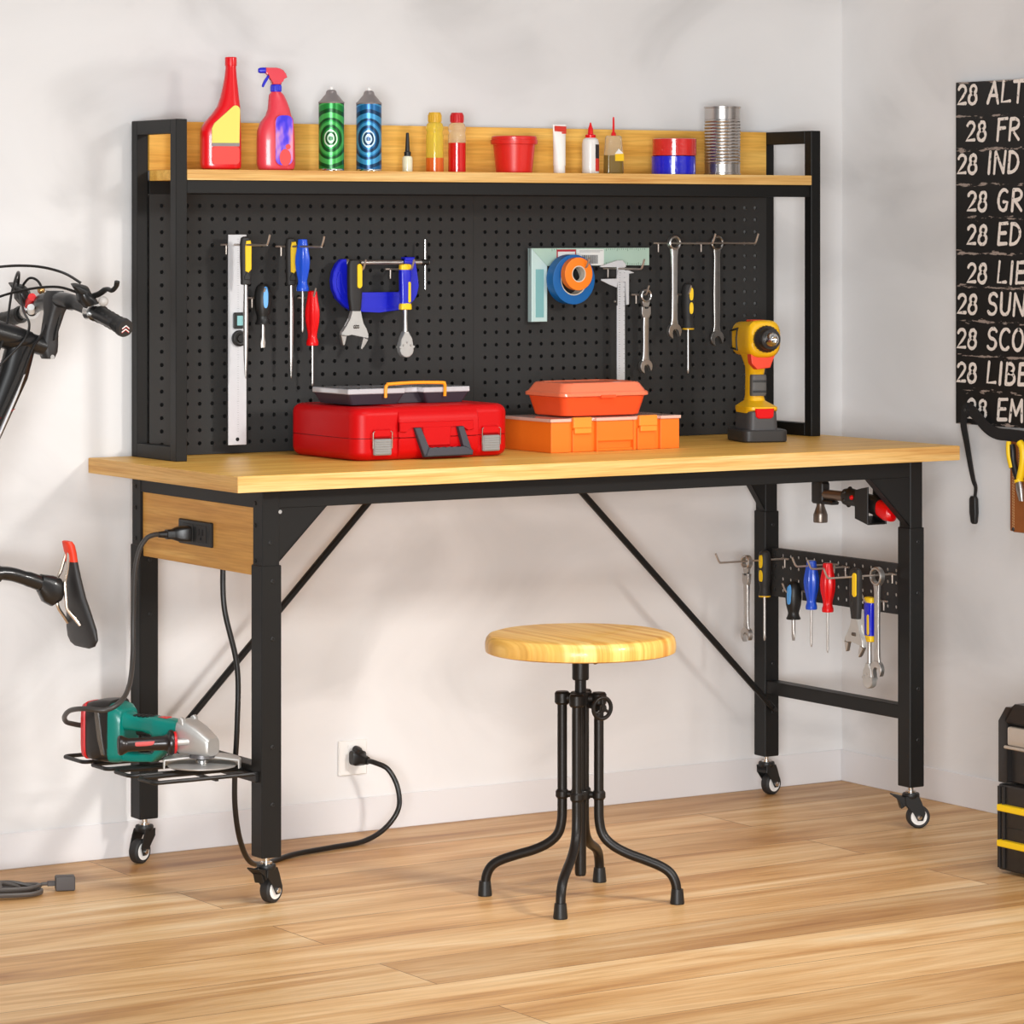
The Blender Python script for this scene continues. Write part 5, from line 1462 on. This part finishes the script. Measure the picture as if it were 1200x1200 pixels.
# coordinates relative to (-0.2, -0.3, 0): x right (bike top side), z up (bike front)
hb = MB().tube(bez([(-0.014, 0.255, 1.158), (-0.012, 0.17, 1.172), (-0.014, 0.10, 1.188), (-0.018, 0.05, 1.2015), (-0.0185, 0.0, 1.2045), (-0.017, -0.05, 1.203), (-0.010, -0.11, 1.192), (-0.006, -0.17, 1.178), (0.002, -0.235, 1.160)], 5), [0.0125]*13+[0.0165]*15+[0.0125]*13, 16)
hb.build('handlebar', M_BIKE, bk)
def grip(p, q, nm, endcap):
    p, q = Vector(p), Vector(q)
    b = MB()
    d = q-p
    for i in range(9):
        pass
    pts = [p+d*(i/12) for i in range(13)]
    rr_ = [0.0155, 0.0185]+[0.0172 if i % 2 else 0.0158 for i in range(9)]+[0.019, 0.0185]
    b.tube(pts, rr_, 18)
    o = b.build('grip', M_BLACK, bk)
    if endcap:
        dn = d.normalized()
        c = MB().cyl(q, q+dn*0.004, 0.0185, 0.0165, 20).build('end_cap', M_MATT, o)
        # two small red-edged chevrons on the end
        u = Vector((1, 0, 0)) - dn*dn.x
        u.normalize()
        v = dn.cross(u)
        if v.z < 0:
            v = -v
        for k, m_ in ((0.0, M_WHITE), (0.0015, M_RED)):
            ch = MB()
            for zz_ in (-0.004, 0.003):
                for sgn in (-1, 1):
                    a_ = q+dn*(0.0044+0.0002*(k > 0)) + v*(zz_+0.003-k*1.2)
                    e_ = a_ + u*sgn*0.008 - v*0.006
                    ch.cyl(a_, e_, 0.0012 if k == 0 else 0.0006, n=6)
                    ch.build('chevron', m_, o)
                    ch = MB()
            ch.bm.free()
    return o
grip((0.0005, -0.165, 1.1795), (0.0095, -0.262, 1.1525), 'near', True)
grip((-0.012, 0.17, 1.172), (-0.016, 0.262, 1.154), 'far', False)
# stem, spacers and head tube: the steering axis runs along -x here
stm = MB()
stm.loft([((-0.0185, 0, 1.222), (0.013, 0, 0), (0, 0.024, 0), 3), ((-0.018, 0, 1.208), (0.021, 0, 0), (0, 0.027, 0), 3), ((-0.017, 0, 1.190), (0.022, 0, 0), (0, 0.027, 0), 3), ((-0.020, 0, 1.178), (0.019, 0, 0), (0, 0.022, 0), 3), ((-0.030, 0, 1.140), (0.0165, 0, 0), (0, 0.016, 0), 3), ((-0.034, 0, 1.112), (0.019, 0, 0), (0, 0.019, 0), 3), ((-0.034, 0, 1.098), (0.018, 0, 0), (0, 0.020, 0), 2.6), ((-0.034, 0, 1.085), (0.011, 0, 0), (0, 0.018, 0), 2.4)], 28)
stm.build('stem', M_MATT, bk)
MB().prism([(-0.018, 1.178), (-0.012, 1.176), (-0.024, 1.125), (-0.031, 1.122), (-0.029, 1.128)], -0.0215, -0.010, 0.001).build('stem_groove', M_BLACK, bk)
MB().lathe([(0.0001, 0), (0.0045, 0), (0.0045, 0.004), (0.0001, 0.004)], (-0.034, -0.0225, 1.089), 'y', 14).build('stem_bolt', M_CHROME, bk)
MB().cyl((-0.040, 0, 1.108), (-0.085, 0, 1.122), 0.0185, 0.020, 24).build('headset_spacer', M_BIKE, bk)
MB().loft([((-0.075, 0, 1.118), (0.005, 0, 0.022), (0, 0.023, 0), 2), ((-0.11, 0, 1.128), (0.006, 0, 0.025), (0, 0.026, 0), 2), ((-0.20, 0, 1.152), (0.007, 0, 0.028), (0, 0.029, 0), 2), ((-0.24, 0, 1.162), (0.007, 0, 0.028), (0, 0.029, 0), 2)], 24).build('head_tube', M_BIKE, bk)
# top tube, down tube, seat tube, stays, fork
def ftube(p, q, r0, r1, nm, m=M_BIKE, n=20):
    return MB().cyl(p, q, r0, r1, n).build(nm, m, bk)
tt = MB().loft([((-0.092, 0, 1.118), (0.030, 0, -0.008), (0, 0.022, 0), 2.2), ((-0.110, 0, 1.055), (0.030, 0, -0.010), (0, 0.021, 0), 2.2), ((-0.165, 0, 0.93), (0.023, 0, -0.008), (0, 0.019, 0), 2.2), ((-0.26, 0, 0.725), (0.018, 0, -0.007), (0, 0.016, 0), 2.2), ((-0.298, 0, 0.650), (0.017, 0, -0.007), (0, 0.0155, 0), 2.2)], 24).build('top_tube', M_BIKE, bk)
MB().loft([((-0.096, -0.0175, 1.055), (0.0035, 0, 0.001), (0, 0.006, 0), 2.4), ((-0.113, -0.0190, 1.015), (0.005, 0, 0.001), (0, 0.006, 0), 2.4), ((-0.143, -0.0185, 0.95), (0.0045, 0, 0.001), (0, 0.006, 0), 2.4), ((-0.194, -0.0170, 0.845), (0.0035, 0, 0.001), (0, 0.006, 0), 2.4)], 14).build('silver_stripe', M_ALU, tt)
MB().loft([((-0.118, -0.0195, 0.985), (0.004, 0, 0.002), (0, 0.003, 0), 2.4), ((-0.150, -0.0185, 0.967), (0.004, 0, 0.002), (0, 0.003, 0), 2.4)], 12).build('red_stripe', M_RED, tt)
ftube((-0.20, 0, 1.14), (-0.56, 0, 0.60), 0.026, 0.022, 'down_tube')
MB().tube(bez([(-0.60, 0, 0.585), (-0.40, 0, 0.630), (-0.24, 0, 0.661), (-0.139, 0, 0.655)], 6), 0.0165, 18).build('seat_tube', M_BIKE, bk)
MB().tube(bez([(-0.28, 0, 0.6625), (-0.139, 0, 0.657), (-0.085, 0, 0.644), (-0.045, 0, 0.629)], 6), [0.0138]*7+[0.0142]*6+[0.0155]*6, 18).build('seat_post', M_BIKE, bk)
for s in (-1, 1):
    ftube((-0.56, s*0.03, 0.58), (-0.72, s*0.062, 0.22), 0.010, 0.008, 'chain_stay', n=12)
    ftube((-0.28, s*0.02, 0.67), (-0.72, s*0.062, 0.22), 0.008, 0.007, 'seat_stay', n=12)
    ftube((-0.25, s*0.055, 1.16), (-0.72, s*0.055, 1.30), 0.016, 0.013, 'fork_leg', n=14)
ftube((-0.24, -0.065, 1.162), (-0.24, 0.065, 1.162), 0.018, 0.018, 'fork_crown', n=16)
for cx, cz in ((-0.72, 1.30), (-0.72, 0.30)):
    pass
def wheel(cx, cz, R):
    w = MB().tube([(cx+R*math.cos(2*PI*i/48), 0, cz+R*math.sin(2*PI*i/48)) for i in range(48)], 0.024, 12, True).build('tyre', M_DARK, bk)
    MB().tube([(cx+(R-0.030)*math.cos(2*PI*i/48), 0, cz+(R-0.030)*math.sin(2*PI*i/48)) for i in range(48)], 0.010, 8, True).build('rim', M_BIKE, w)
    MB().cyl((cx, -0.055, cz), (cx, 0.055, cz), 0.016, n=14).build('hub', M_BIKE, w)
    sp = None
    for i in range(20):
        a = 2*PI*i/20
        s = 0.03*(1 if i % 2 else -1)
        m_ = MB().cyl((cx, s, cz), (cx+(R-0.032)*math.cos(a), 0, cz+(R-0.032)*math.sin(a)), 0.0011, n=5).build('spoke', M_STEEL, w)
wheel(-0.72, 1.30, 0.32)
wheel(-0.72, 0.22+0.126, 0.32)
# saddle
clampb = MB()
clampb.loft([((-0.052, 0, 0.632), (0.004, 0, 0.018), (0, 0.016, 0), 2.4), ((-0.034, 0, 0.620), (0.012, 0, 0.026), (0, 0.020, 0), 2.6), ((-0.018, 0, 0.612), (0.010, 0, 0.028), (0, 0.022, 0), 2.6), ((-0.006, 0, 0.611), (0.004, 0, 0.018), (0, 0.018, 0), 2.6)], 24)
clampb.build('saddle_clamp', M_BIKE, bk)
sd = MB()
# sections along z (nose up), x thickness, y width
rows = [(0.715, 0.0065, 0.004, 0.008), (0.713, 0.009, 0.008, 0.015), (0.706, 0.0125, 0.0095, 0.018), (0.690, 0.0165, 0.0095, 0.019), (0.672, 0.019, 0.0095, 0.020), (0.640, 0.0235, 0.011, 0.025), (0.600, 0.029, 0.013, 0.036), (0.565, 0.0355, 0.0145, 0.052), (0.535, 0.041, 0.0145, 0.064), (0.515, 0.0435, 0.0125, 0.066), (0.503, 0.0435, 0.0085, 0.056), (0.497, 0.042, 0.003, 0.036)]
sd.loft([((x, 0, z), (hx, 0, 0), (0, hy, 0), 2.2) for z, x, hx, hy in rows[3:]], 28)
so = sd.build('saddle', M_MATT, bk)
MB().loft([((x-0.0005, 0, z), (hx+0.0005, 0, 0), (0, hy+0.0005, 0), 2.2) for z, x, hx, hy in rows[:5]], 28).build('saddle_nose', mat('saddle_orange', rgb(236, 62, 34), 0.45), so)
for s in (-1, 1):
    MB().tube(bez([(0.010, s*0.006, 0.693), (0.002, s*0.014, 0.655), (-0.006, s*0.021, 0.632), (-0.004, s*0.022, 0.600), (-0.001, s*0.022, 0.578), (0.014, s*0.026, 0.558), (0.024, s*0.030, 0.545)], 5), 0.0036, 10).build('saddle_rail', mat('rail_steel', rgb(214, 200, 186), 0.25, 0.9), so)
# brake and shift controls
def lever(y, x, z, s):
    b = MB().loft([((x-0.024, y, z+0.030), (0.010, 0, 0), (0, 0.016, 0), 2.6), ((x-0.016, y, z+0.018), (0.016, 0, 0.004), (0, 0.020, 0), 2.6), ((x-0.004, y, z+0.004), (0.015, 0, 0.004), (0, 0.018, 0), 2.6)], 20)
    o = b.build('brake_lever', M_BIKE, bk)
    MB().lathe([(0.0125, -0.010), (0.0185, -0.010), (0.0185, 0.010), (0.0125, 0.010), (0.0125, -0.010)], (x, y, z-0.010), 'y', 20, cap=False).build('lever_clamp', M_CHROME, o)
    MB().loft([((x-0.038, y-0.004, z+0.044), (0.010, 0, 0), (0, 0.012, 0.004), 2.6), ((x-0.026, y-0.004, z+0.036), (0.014, 0, 0.004), (0, 0.014, 0.006), 2.6), ((x-0.016, y-0.004, z+0.022), (0.012, 0, 0), (0, 0.012, 0), 2.6)], 16).build('shifter', M_BLACK, o)
    MB().tube(bez([(x-0.006, y, z+0.020), (x+0.004, y-s*0.02, z+0.026), (x+0.006, y-s*0.05, z+0.036), (x+0.006, y-s*0.075, z+0.034), (x+0.010, y-s*0.085, z+0.042), (x+0.010, y-s*0.090, z+0.052)], 4), [0.006]*8+[0.0048]*9+[0.0055]*4, 10).build('lever_blade', M_BLACK, o)
    MB().sphere((x+0.002, y-s*0.045, z+0.012), 0.010, 8).build('shift_paddle', mat('clear_grey', rgb(196, 190, 184), 0.3), o)
    return o
lever(-0.150, -0.006, 1.192, 1)
l2 = lever(0.135, -0.012, 1.190, -1)
MB().tube([(-0.030, 0.085, 1.208), (-0.022, 0.115, 1.198), (-0.018, 0.130, 1.186)], 0.0085, 12).build('red_shifter_cover', M_RED, bk)
MB().tube([(-0.037, 0.075, 1.188), (-0.030, 0.090, 1.178)], 0.0075, 12).build('white_cover', M_WHITE, bk)
MB().sphere((-0.012, 0.080, 1.222), 0.008, 8).build('bell', mat('brass', rgb(190, 150, 96), 0.3, 0.8), bk)
def cable(pts, r=0.0027):
    return MB().tube(bez(pts, 8), r, 8).build('brake_cable', M_CORD, bk)
cable([(-0.034, -0.155, 1.240), (-0.070, -0.14, 1.262), (-0.120, -0.10, 1.274), (-0.190, -0.05, 1.268), (-0.30, 0.0, 1.235), (-0.42, 0.03, 1.18)])
cable([(-0.036, -0.150, 1.220), (-0.070, -0.12, 1.232), (-0.110, -0.06, 1.226), (-0.160, 0.0, 1.205), (-0.26, 0.03, 1.16), (-0.36, 0.03, 1.10)])
cable([(-0.040, 0.13, 1.235), (-0.052, 0.10, 1.256), (-0.075, 0.06, 1.255), (-0.105, 0.02, 1.215), (-0.14, -0.02, 1.13), (-0.19, -0.03, 1.04), (-0.25, -0.03, 0.95)])
cable([(-0.030, 0.14, 1.225), (-0.020, 0.12, 1.246), (-0.008, 0.10, 1.238), (-0.014, 0.06, 1.205), (-0.045, -0.01, 1.150), (-0.085, -0.035, 1.105), (-0.12, -0.040, 1.03), (-0.17, -0.035, 0.93), (-0.22, -0.03, 0.83)])
cable([(-0.046, 0.11, 1.215), (-0.060, 0.06, 1.180), (-0.075, 0.0, 1.155), (-0.100, -0.03, 1.125), (-0.15, -0.035, 1.08), (-0.22, -0.04, 1.02)])
# ------------------------------------------------------------------ charger on the floor
t = thing('charger', 'small dark grey plug adapter with coiled cable on the floor at far left', 'charger', (-0.183, -0.272, 0))
M_CH = mat('charger_grey', rgb(72, 66, 64), 0.5)
MB().at((0, 0, 0), (0, 0, -0.35)).box(-0.020, 0.020, -0.014, 0.014, 0.0006, 0.030, 0.003, 2).build('adapter', M_CH, t)
MB().at((0, 0, 0), (0, 0, -0.35)).box(-0.036, -0.0195, -0.005, 0.005, 0.010, 0.020, 0.001).build('connector', M_CH, t)
pts = [(-0.033, 0.012, 0.015), (-0.045, 0.016, 0.014)]
random.seed(11)
for k in range(6):
    w_ = 0.03+0.004*k
    zc = 0.005+0.0042*(k % 4)
    pts += [(-0.055-0.003*(k % 2), 0.018-0.010*k*0.6, zc), (-0.10, -0.004-0.012*k*0.7, zc+0.001), (-0.155-0.006*k, 0.010-0.006*k, zc+0.003), (-0.20, 0.030, zc+0.005), (-0.15, 0.042-0.004*k, zc+0.008), (-0.095, 0.040-0.006*k, zc+0.004)]
pts += [(-0.14, 0.0, 0.03), (-0.15, -0.02, 0.02)]
MB().tube(bez(pts, 5), 0.0036, 8).build('cable', mat('cable_grey', rgb(88, 82, 78), 0.5), t)

# ------------------------------------------------------------------ sign on the right wall
def sign_mat():
    m = bpy.data.materials.new('worn_black_boards')
    m.use_nodes = True
    nt = m.node_tree
    p = nt.nodes['Principled BSDF']
    p.inputs['Roughness'].default_value = 0.6
    tc = nt.nodes.new('ShaderNodeTexCoord')
    sp = nt.nodes.new('ShaderNodeSeparateXYZ')
    nt.links.new(tc.outputs['Object'], sp.inputs[0])
    # distance to the joint between boards
    mo = nt.nodes.new('ShaderNodeMath')
    mo.operation = 'PINGPONG'
    mo.inputs[1].default_value = 0.0397
    nt.links.new(sp.outputs['Z'], mo.inputs[0])
    mp = nt.nodes.new('ShaderNodeMapping')
    mp.inputs['Scale'].default_value = (1, 18, 90)
    nt.links.new(tc.outputs['Object'], mp.inputs[0])
    n = nt.nodes.new('ShaderNodeTexNoise')
    n.inputs['Detail'].default_value = 6
    n.inputs['Scale'].default_value = 1.0
    n.inputs['Roughness'].default_value = 0.65
    nt.links.new(mp.outputs[0], n.inputs['Vector'])
    ma = nt.nodes.new('ShaderNodeMath')
    ma.operation = 'MULTIPLY_ADD'
    ma.inputs[1].default_value = -17.0
    nt.links.new(mo.outputs[0], ma.inputs[0])
    nt.links.new(n.outputs['Fac'], ma.inputs[2])
    r = ramp(nt, [(0.0, rgb(14, 12, 11)), (0.50, rgb(14, 12, 11)), (0.52, rgb(150, 134, 124)), (1.0, rgb(176, 160, 150))])
    nt.links.new(ma.outputs[0], r.inputs[0])
    nt.links.new(r.outputs[0], p.inputs['Base Color'])
    return m
SX = 2.006
sg = thing('sign', 'tall worn black wooden sign with white hand lettering on the right wall', 'sign', (SX, -0.4512, 0.894))
MB().box(0, 0.0195, -0.62, 0, 0, 0.794, 0.001).build('sign_board', sign_mat(), sg)
# brush letters as polylines in a unit cell (0..w, 0..1)
def circ(cx, cy, rx, ry, a0, a1, n=14):
    return [(cx+rx*math.cos(math.radians(a0+(a1-a0)*i/n)), cy+ry*math.sin(math.radians(a0+(a1-a0)*i/n))) for i in range(n+1)]
GL = {
    '2': (0.62, [circ(0.30, 0.74, 0.25, 0.24, 165, -30, 10) + [(0.36, 0.40), (0.04, 0.04), (0.60, 0.06)]]),
    '8': (0.60, [circ(0.30, 0.76, 0.20, 0.21, -90, 270, 18), circ(0.29, 0.28, 0.26, 0.27, 90, 450, 18)]),
    'A': (0.70, [[(0.02, 0.02), (0.36, 0.98)], [(0.36, 0.98), (0.66, 0.0)], [(0.12, 0.36), (0.58, 0.36)]]),
    'L': (0.56, [[(0.08, 1.0), (0.04, 0.04), (0.54, 0.07)]]),
    'T': (0.62, [[(0.02, 0.96), (0.62, 0.98)], [(0.32, 0.97), (0.30, 0.0)]]),
    'F': (0.58, [[(0.08, 0.97), (0.06, 0.0)], [(0.06, 0.97), (0.58, 1.0)], [(0.07, 0.54), (0.48, 0.57)]]),
    'R': (0.66, [[(0.08, 0.98), (0.06, 0.0)], [(0.08, 0.96)] + circ(0.28, 0.74, 0.30, 0.24, 80, -80, 10) + [(0.08, 0.47)], [(0.20, 0.47), (0.62, 0.02)]]),
    'I': (0.22, [[(0.12, 1.0), (0.10, 0.0)]]),
    'N': (0.70, [[(0.06, 0.0), (0.08, 0.98)], [(0.08, 0.98), (0.60, 0.02)], [(0.60, 0.02), (0.66, 1.0)]]),
    'D': (0.68, [[(0.08, 0.98), (0.06, 0.02)], [(0.06, 0.97)] + circ(0.16, 0.50, 0.46, 0.47, 80, -80, 14) + [(0.06, 0.03)]]),
    'G': (0.70, [circ(0.36, 0.50, 0.32, 0.48, 55, 300, 16) + [(0.60, 0.40), (0.36, 0.42)]]),
    'E': (0.58, [[(0.08, 0.98), (0.06, 0.03)], [(0.08, 0.97), (0.56, 1.0)], [(0.07, 0.53), (0.48, 0.55)], [(0.06, 0.03), (0.56, 0.06)]]),
    'S': (0.60, [circ(0.32, 0.74, 0.24, 0.24, 30, 250, 10) + circ(0.28, 0.26, 0.26, 0.25, 80, -150, 10)]),
    'U': (0.66, [[(0.06, 1.0), (0.08, 0.35)] + circ(0.33, 0.30, 0.25, 0.28, 190, 350, 8) + [(0.60, 1.0)]]),
    'C': (0.62, [circ(0.36, 0.50, 0.32, 0.48, 50, 310, 16)]),
    'O': (0.72, [circ(0.35, 0.50, 0.30, 0.48, 90, 450, 20)]),
    'B': (0.64, [[(0.08, 0.98), (0.06, 0.02)], [(0.08, 0.97)] + circ(0.24, 0.76, 0.26, 0.21, 80, -80, 8) + [(0.10, 0.53)] + circ(0.26, 0.28, 0.32, 0.26, 80, -80, 8) + [(0.06, 0.03)]]),
    'M': (0.84, [[(0.04, 0.0), (0.10, 0.98)], [(0.10, 0.98), (0.40, 0.30)], [(0.40, 0.30), (0.70, 1.0)], [(0.70, 1.0), (0.78, 0.02)]]),
}
LIFT = [0]
def stroke(b, pts, w, jit):
    """flat brush stroke with rounded ends, standing a hair off the board"""
    LIFT[0] = (LIFT[0]+1) % 12
    dx = -0.0005-0.0001*LIFT[0]
    P_ = [Vector(p) for p in pts]
    L_, R_ = [], []
    for i, p in enumerate(P_):
        d = (P_[min(i+1, len(P_)-1)]-P_[max(i-1, 0)])
        if d.length < 1e-9:
            d = Vector((1, 0))
        d.normalize()
        nn = Vector((-d.y, d.x))
        ww = w*(1+random.uniform(-jit, jit))
        L_.append(p+nn*ww)
        R_.append(p-nn*ww)
    va = [b._v((dx, -q.x, q.y)) for q in L_]
    vb = [b._v((dx, -q.x, q.y)) for q in R_]
    for i in range(len(P_)-1):
        b.bm.faces.new([va[i], vb[i], vb[i+1], va[i+1]])
    for c in (P_[0], P_[-1]):
        vs = [b._v((dx-0.00005, -(c.x+w*math.cos(2*PI*i/10)), c.y+w*math.sin(2*PI*i/10))) for i in range(10)]
        b.bm.faces.new(vs)
def ink_mat():
    m = bpy.data.materials.new('worn_white_ink')
    m.use_nodes = True
    nt = m.node_tree
    p = nt.nodes['Principled BSDF']
    p.inputs['Roughness'].default_value = 0.6
    tc = nt.nodes.new('ShaderNodeTexCoord')
    n = nt.nodes.new('ShaderNodeTexNoise')
    n.inputs['Scale'].default_value = 130
    n.inputs['Detail'].default_value = 4
    nt.links.new(tc.outputs['Object'], n.inputs['Vector'])
    r = ramp(nt, [(0.0, rgb(40, 35, 32)), (0.31, rgb(60, 52, 48)), (0.36, rgb(230, 218, 208)), (1.0, rgb(240, 230, 220))])
    nt.links.new(n.outputs['Fac'], r.inputs[0])
    nt.links.new(r.outputs[0], p.inputs['Base Color'])
    return m
M_INK = ink_mat()
ROWS = [(0.7635, 0.006, 'ALT'), (0.678, 0.038, 'FR'), (0.6025, 0.006, 'IND'), (0.516, 0.041, 'GR'), (0.4385, 0.041, 'ED'), (0.350, 0.041, 'LIE'), (0.278, 0.006, 'SUN'), (0.1975, 0.004, 'SCO'), (0.119, 0.004, 'LIBE'), (0.036, 0.040, 'EM')]
for zc, x0, word in ROWS:
    b = MB()
    hgt = 0.047
    def put(ch, x, hh):
        w_, strokes = GL[ch]
        for s_ in strokes:
            stroke(b, [(x+p[0]*hh*1.15+p[1]*hh*0.10, zc-hgt/2+0.002+p[1]*hh) for p in s_], 0.0041, 0.18)
        return x+w_*hh*1.15
    x = x0
    x = put('2', x, hgt*0.95) + 0.008
    x = put('8', x, hgt*0.95)
    b.build('lettering', M_INK, sg, smooth=None)
    b = MB()
    x = x0 + 0.1085
    for ch in word:
        x = put(ch, x, hgt*1.05) + 0.009
    b.build('lettering', M_INK, sg, smooth=None)

# ------------------------------------------------------------------ strap and leather tool pouch on the right wall
M_STRAP = mat('black_webbing', rgb(30, 28, 28), 0.7, bump=0.2, bscale=600)
M_LEATHER = mat('tan_leather', rgb(150, 86, 38), 0.5, 0, 0.25, 30, 0.3, 200)
def ribbon(pts, w, name, parent, wv=None, th=0.002):
    """strap lying against the wall: points (y, z) with x offsets, width in the wall plane"""
    b = MB()
    P_ = bez(pts, 6)
    rs = []
    for i, p in enumerate(P_):
        d = (P_[min(i+1, len(P_)-1)]-P_[max(i-1, 0)]).normalized()
        nrm = Vector((1, 0, 0))
        s_ = d.cross(nrm).normalized()
        ww = w if not isinstance(w, (list, tuple)) else w[0]+(w[1]-w[0])*i/(len(P_)-1)
        rs.append([p+s_*ww+nrm*th, p-s_*ww+nrm*th, p-s_*ww-nrm*th, p+s_*ww-nrm*th])
    b.rings(rs)
    return b.build(name, M_STRAP, parent)
tp = thing('tool_pouch', 'tan leather tool pouch on a black strap nailed over the sign bottom', 'tool pouch', (1.996, -0.655, 0.77))
def L3(y, z, x=1.996):
    return (x-1.996, y+0.655, z-0.77)
ribbon([L3(-0.495, 0.916), L3(-0.505, 0.932, 1.994), L3(-0.535, 0.922, 1.992), L3(-0.578, 0.892, 1.992), L3(-0.615, 0.879, 1.993), L3(-0.66, 0.877, 1.996), L3(-0.76, 0.874, 1.996), L3(-0.86, 0.874, 1.996)], 0.0135, 'belt', tp)
ribbon([L3(-0.515, 0.930, 1.990), L3(-0.500, 0.924, 1.994), L3(-0.488, 0.895, 1.999), L3(-0.494, 0.85, 2.004), L3(-0.502, 0.80, 2.008), L3(-0.508, 0.765, 2.012), L3(-0.515, 0.748, 2.013), L3(-0.512, 0.725, 2.013)], (0.012, 0.003), 'belt_end', tp)
MB().loft([(L3(-0.509, 0.728, 2.012), (0.006, 0, 0), (0, 0.007, 0), 3), (L3(-0.509, 0.722, 2.012), (0.0075, 0, 0), (0, 0.0115, 0), 3), (L3(-0.510, 0.69, 2.012), (0.0075, 0, 0), (0, 0.012, 0), 3), (L3(-0.511, 0.668, 2.012), (0.0065, 0, 0), (0, 0.0085, 0), 3), (L3(-0.511, 0.664, 2.012), (0.004, 0, 0), (0, 0.006, 0), 3)], 20).build('buckle', M_BLACK, tp)
MB().cyl(L3(-0.513, 0.928, 2.004), L3(-0.513, 0.929, 1.982), 0.003, 0.004, 10).build('nail', M_CHROME, tp)
b = MB()
b.box(0.0, 0.006, -0.24, 0.0, -0.111, 0.111, 0.002)
b.box(-0.018, 0.0, -0.255, -0.024, -0.111, 0.02, 0.006, 2)
b.build('pouch', M_LEATHER, tp)
st_ = MB()
for i in range(34):
    z = 0.100-i*0.0062
    if z < 0.02:
        st_.box(-0.0186, -0.0176, -0.0325, -0.0313, z, z+0.0036)
        st_.box(-0.0186, -0.0176, -0.0365, -0.0353, z-0.002, z+0.0016)
    else:
        st_.box(-0.0006, 0.0004, -0.0325, -0.0313, z, z+0.0036)
st_.build('stitching', mat('thread', rgb(214, 178, 130), 0.7), tp)
for z in (0.098, -0.104):
    MB().lathe([(0.0001, -0.003), (0.003, -0.0025), (0.0045, 0.0)], (-0.0005 if z > 0 else -0.0185, -0.034, z), 'x', 14).build('rivet', mat('rivet_dark', rgb(70, 66, 64), 0.3, 0.8), tp)
tl = thing('pliers', 'yellow and black handled pliers held in the leather tool pouch', 'pliers', (1.968, -0.692, 0.803))
MB().tube(bez([(0, -0.002, 0.055), (0, -0.006, 0.042), (0, -0.008, 0.02), (0, -0.016, -0.005), (0, -0.024, -0.02)], 5), [0.0075]*21, 14).build('handle', M_BLACK, tl)
MB().tube(bez([(-0.004, 0.003, 0.062), (-0.006, 0.0015, 0.05), (-0.006, 0.0, 0.03), (-0.005, -0.008, 0.004)], 5), [0.006]*16, 12).build('handle_inlay', M_YELLOW, tl)
MB().tube(bez([(0, -0.030, 0.062), (0, -0.040, 0.05), (0, -0.042, 0.025), (0, -0.036, -0.002), (0, -0.030, -0.020)], 5), [0.0085]*21, 14).build('handle', M_YELLOW, tl)
MB().cyl((0, -0.0265, -0.022), (0, -0.0285, -0.028), 0.011, 0.0105, 16).build('guard_ring', M_YELLOW, tl)
MB().loft([((0, -0.027, -0.025), (0.006, 0, 0), (0, 0.007, 0), 2.5), ((0, -0.031, -0.045), (0.007, 0, 0), (0, 0.010, 0), 2.5), ((0, -0.036, -0.070), (0.004, 0, 0), (0, 0.006, 0), 2.5)], 16).build('jaw', M_STEEL, tl)

# ------------------------------------------------------------------ stacked tool organiser at the right edge
tw = thing('tool_tower', 'black stacking tool box with two yellow handle bars at the right edge', 'tool box', (1.5525, -1.1352, 0))
M_TW = mat('tower_black', rgb(34, 31, 30), 0.35, bump=0.04, bscale=400)
YW = 0.42
b = MB()
b.box(0, 0.33, -YW, 0, 0.006, 0.187, 0.006, 2)
b.build('lower_box', M_TW, tw)
b = MB()
b.prism([(0, 0.190), (0.33, 0.190), (0.33, 0.345), (0.02, 0.345), (0.0, 0.318)], -0.030, 0.0, 0.004, 2)
b.prism([(0, 0.190), (0.33, 0.190), (0.33, 0.345), (0.02, 0.345), (0.0, 0.318)], -YW, -YW+0.030, 0.004, 2)
b.box(0.012, 0.33, -YW+0.005, -0.005, 0.190, 0.262, 0.003)
b.prism([(0.30, 0.262), (0.33, 0.262), (0.33, 0.350), (0.31, 0.350)], -YW+0.005, -0.005, 0.003)
b.prism([(-0.0, 0.318), (0.02, 0.345), (0.03, 0.352), (0.33, 0.352), (0.33, 0.342), (0.022, 0.338), (0.004, 0.314)], -YW+0.02, -0.018, 0.002)
b.build('upper_box', M_TW, tw)
for yy in (-0.008, -0.022):
    MB().cyl((-0.002, yy, 0.012), (-0.002, yy, 0.182), 0.004, n=10).build('corner_rib', M_TW, tw)
for z in (0.132, 0.058):
    MB().box(-0.014, 0.002, -YW+0.012, -0.012, z, z+0.0135, 0.002).build('handle_bar', M_YELLOW, tw)
for z in (0.098, ):
    MB().box(-0.0015, 0.001, -YW+0.03, -0.03, z-0.001, z+0.001).build('drawer_gap', M_BLACK, tw)
cb = thing('clear_bin', 'clear plastic parts bin sitting in the top of the black stacking tool box', 'bin', (1.5525, -1.1352, 0))
M_BIN = mat('bin_clear', rgb(170, 156, 142), 0.12, 0, 0.15, 20, coat=0.7)
for k in range(3):
    y1 = -0.036-k*0.118
    if y1-0.110 > -YW+0.02:
        MB().box(-0.006, 0.20, y1-0.112, y1, 0.270, 0.310, 0.005, 2).build('compartment', M_BIN, cb)
MB().box(-0.012, 0.21, -YW+0.032, -0.032, 0.2640, 0.2705, 0.002).build('bin_lip', M_BIN, cb)
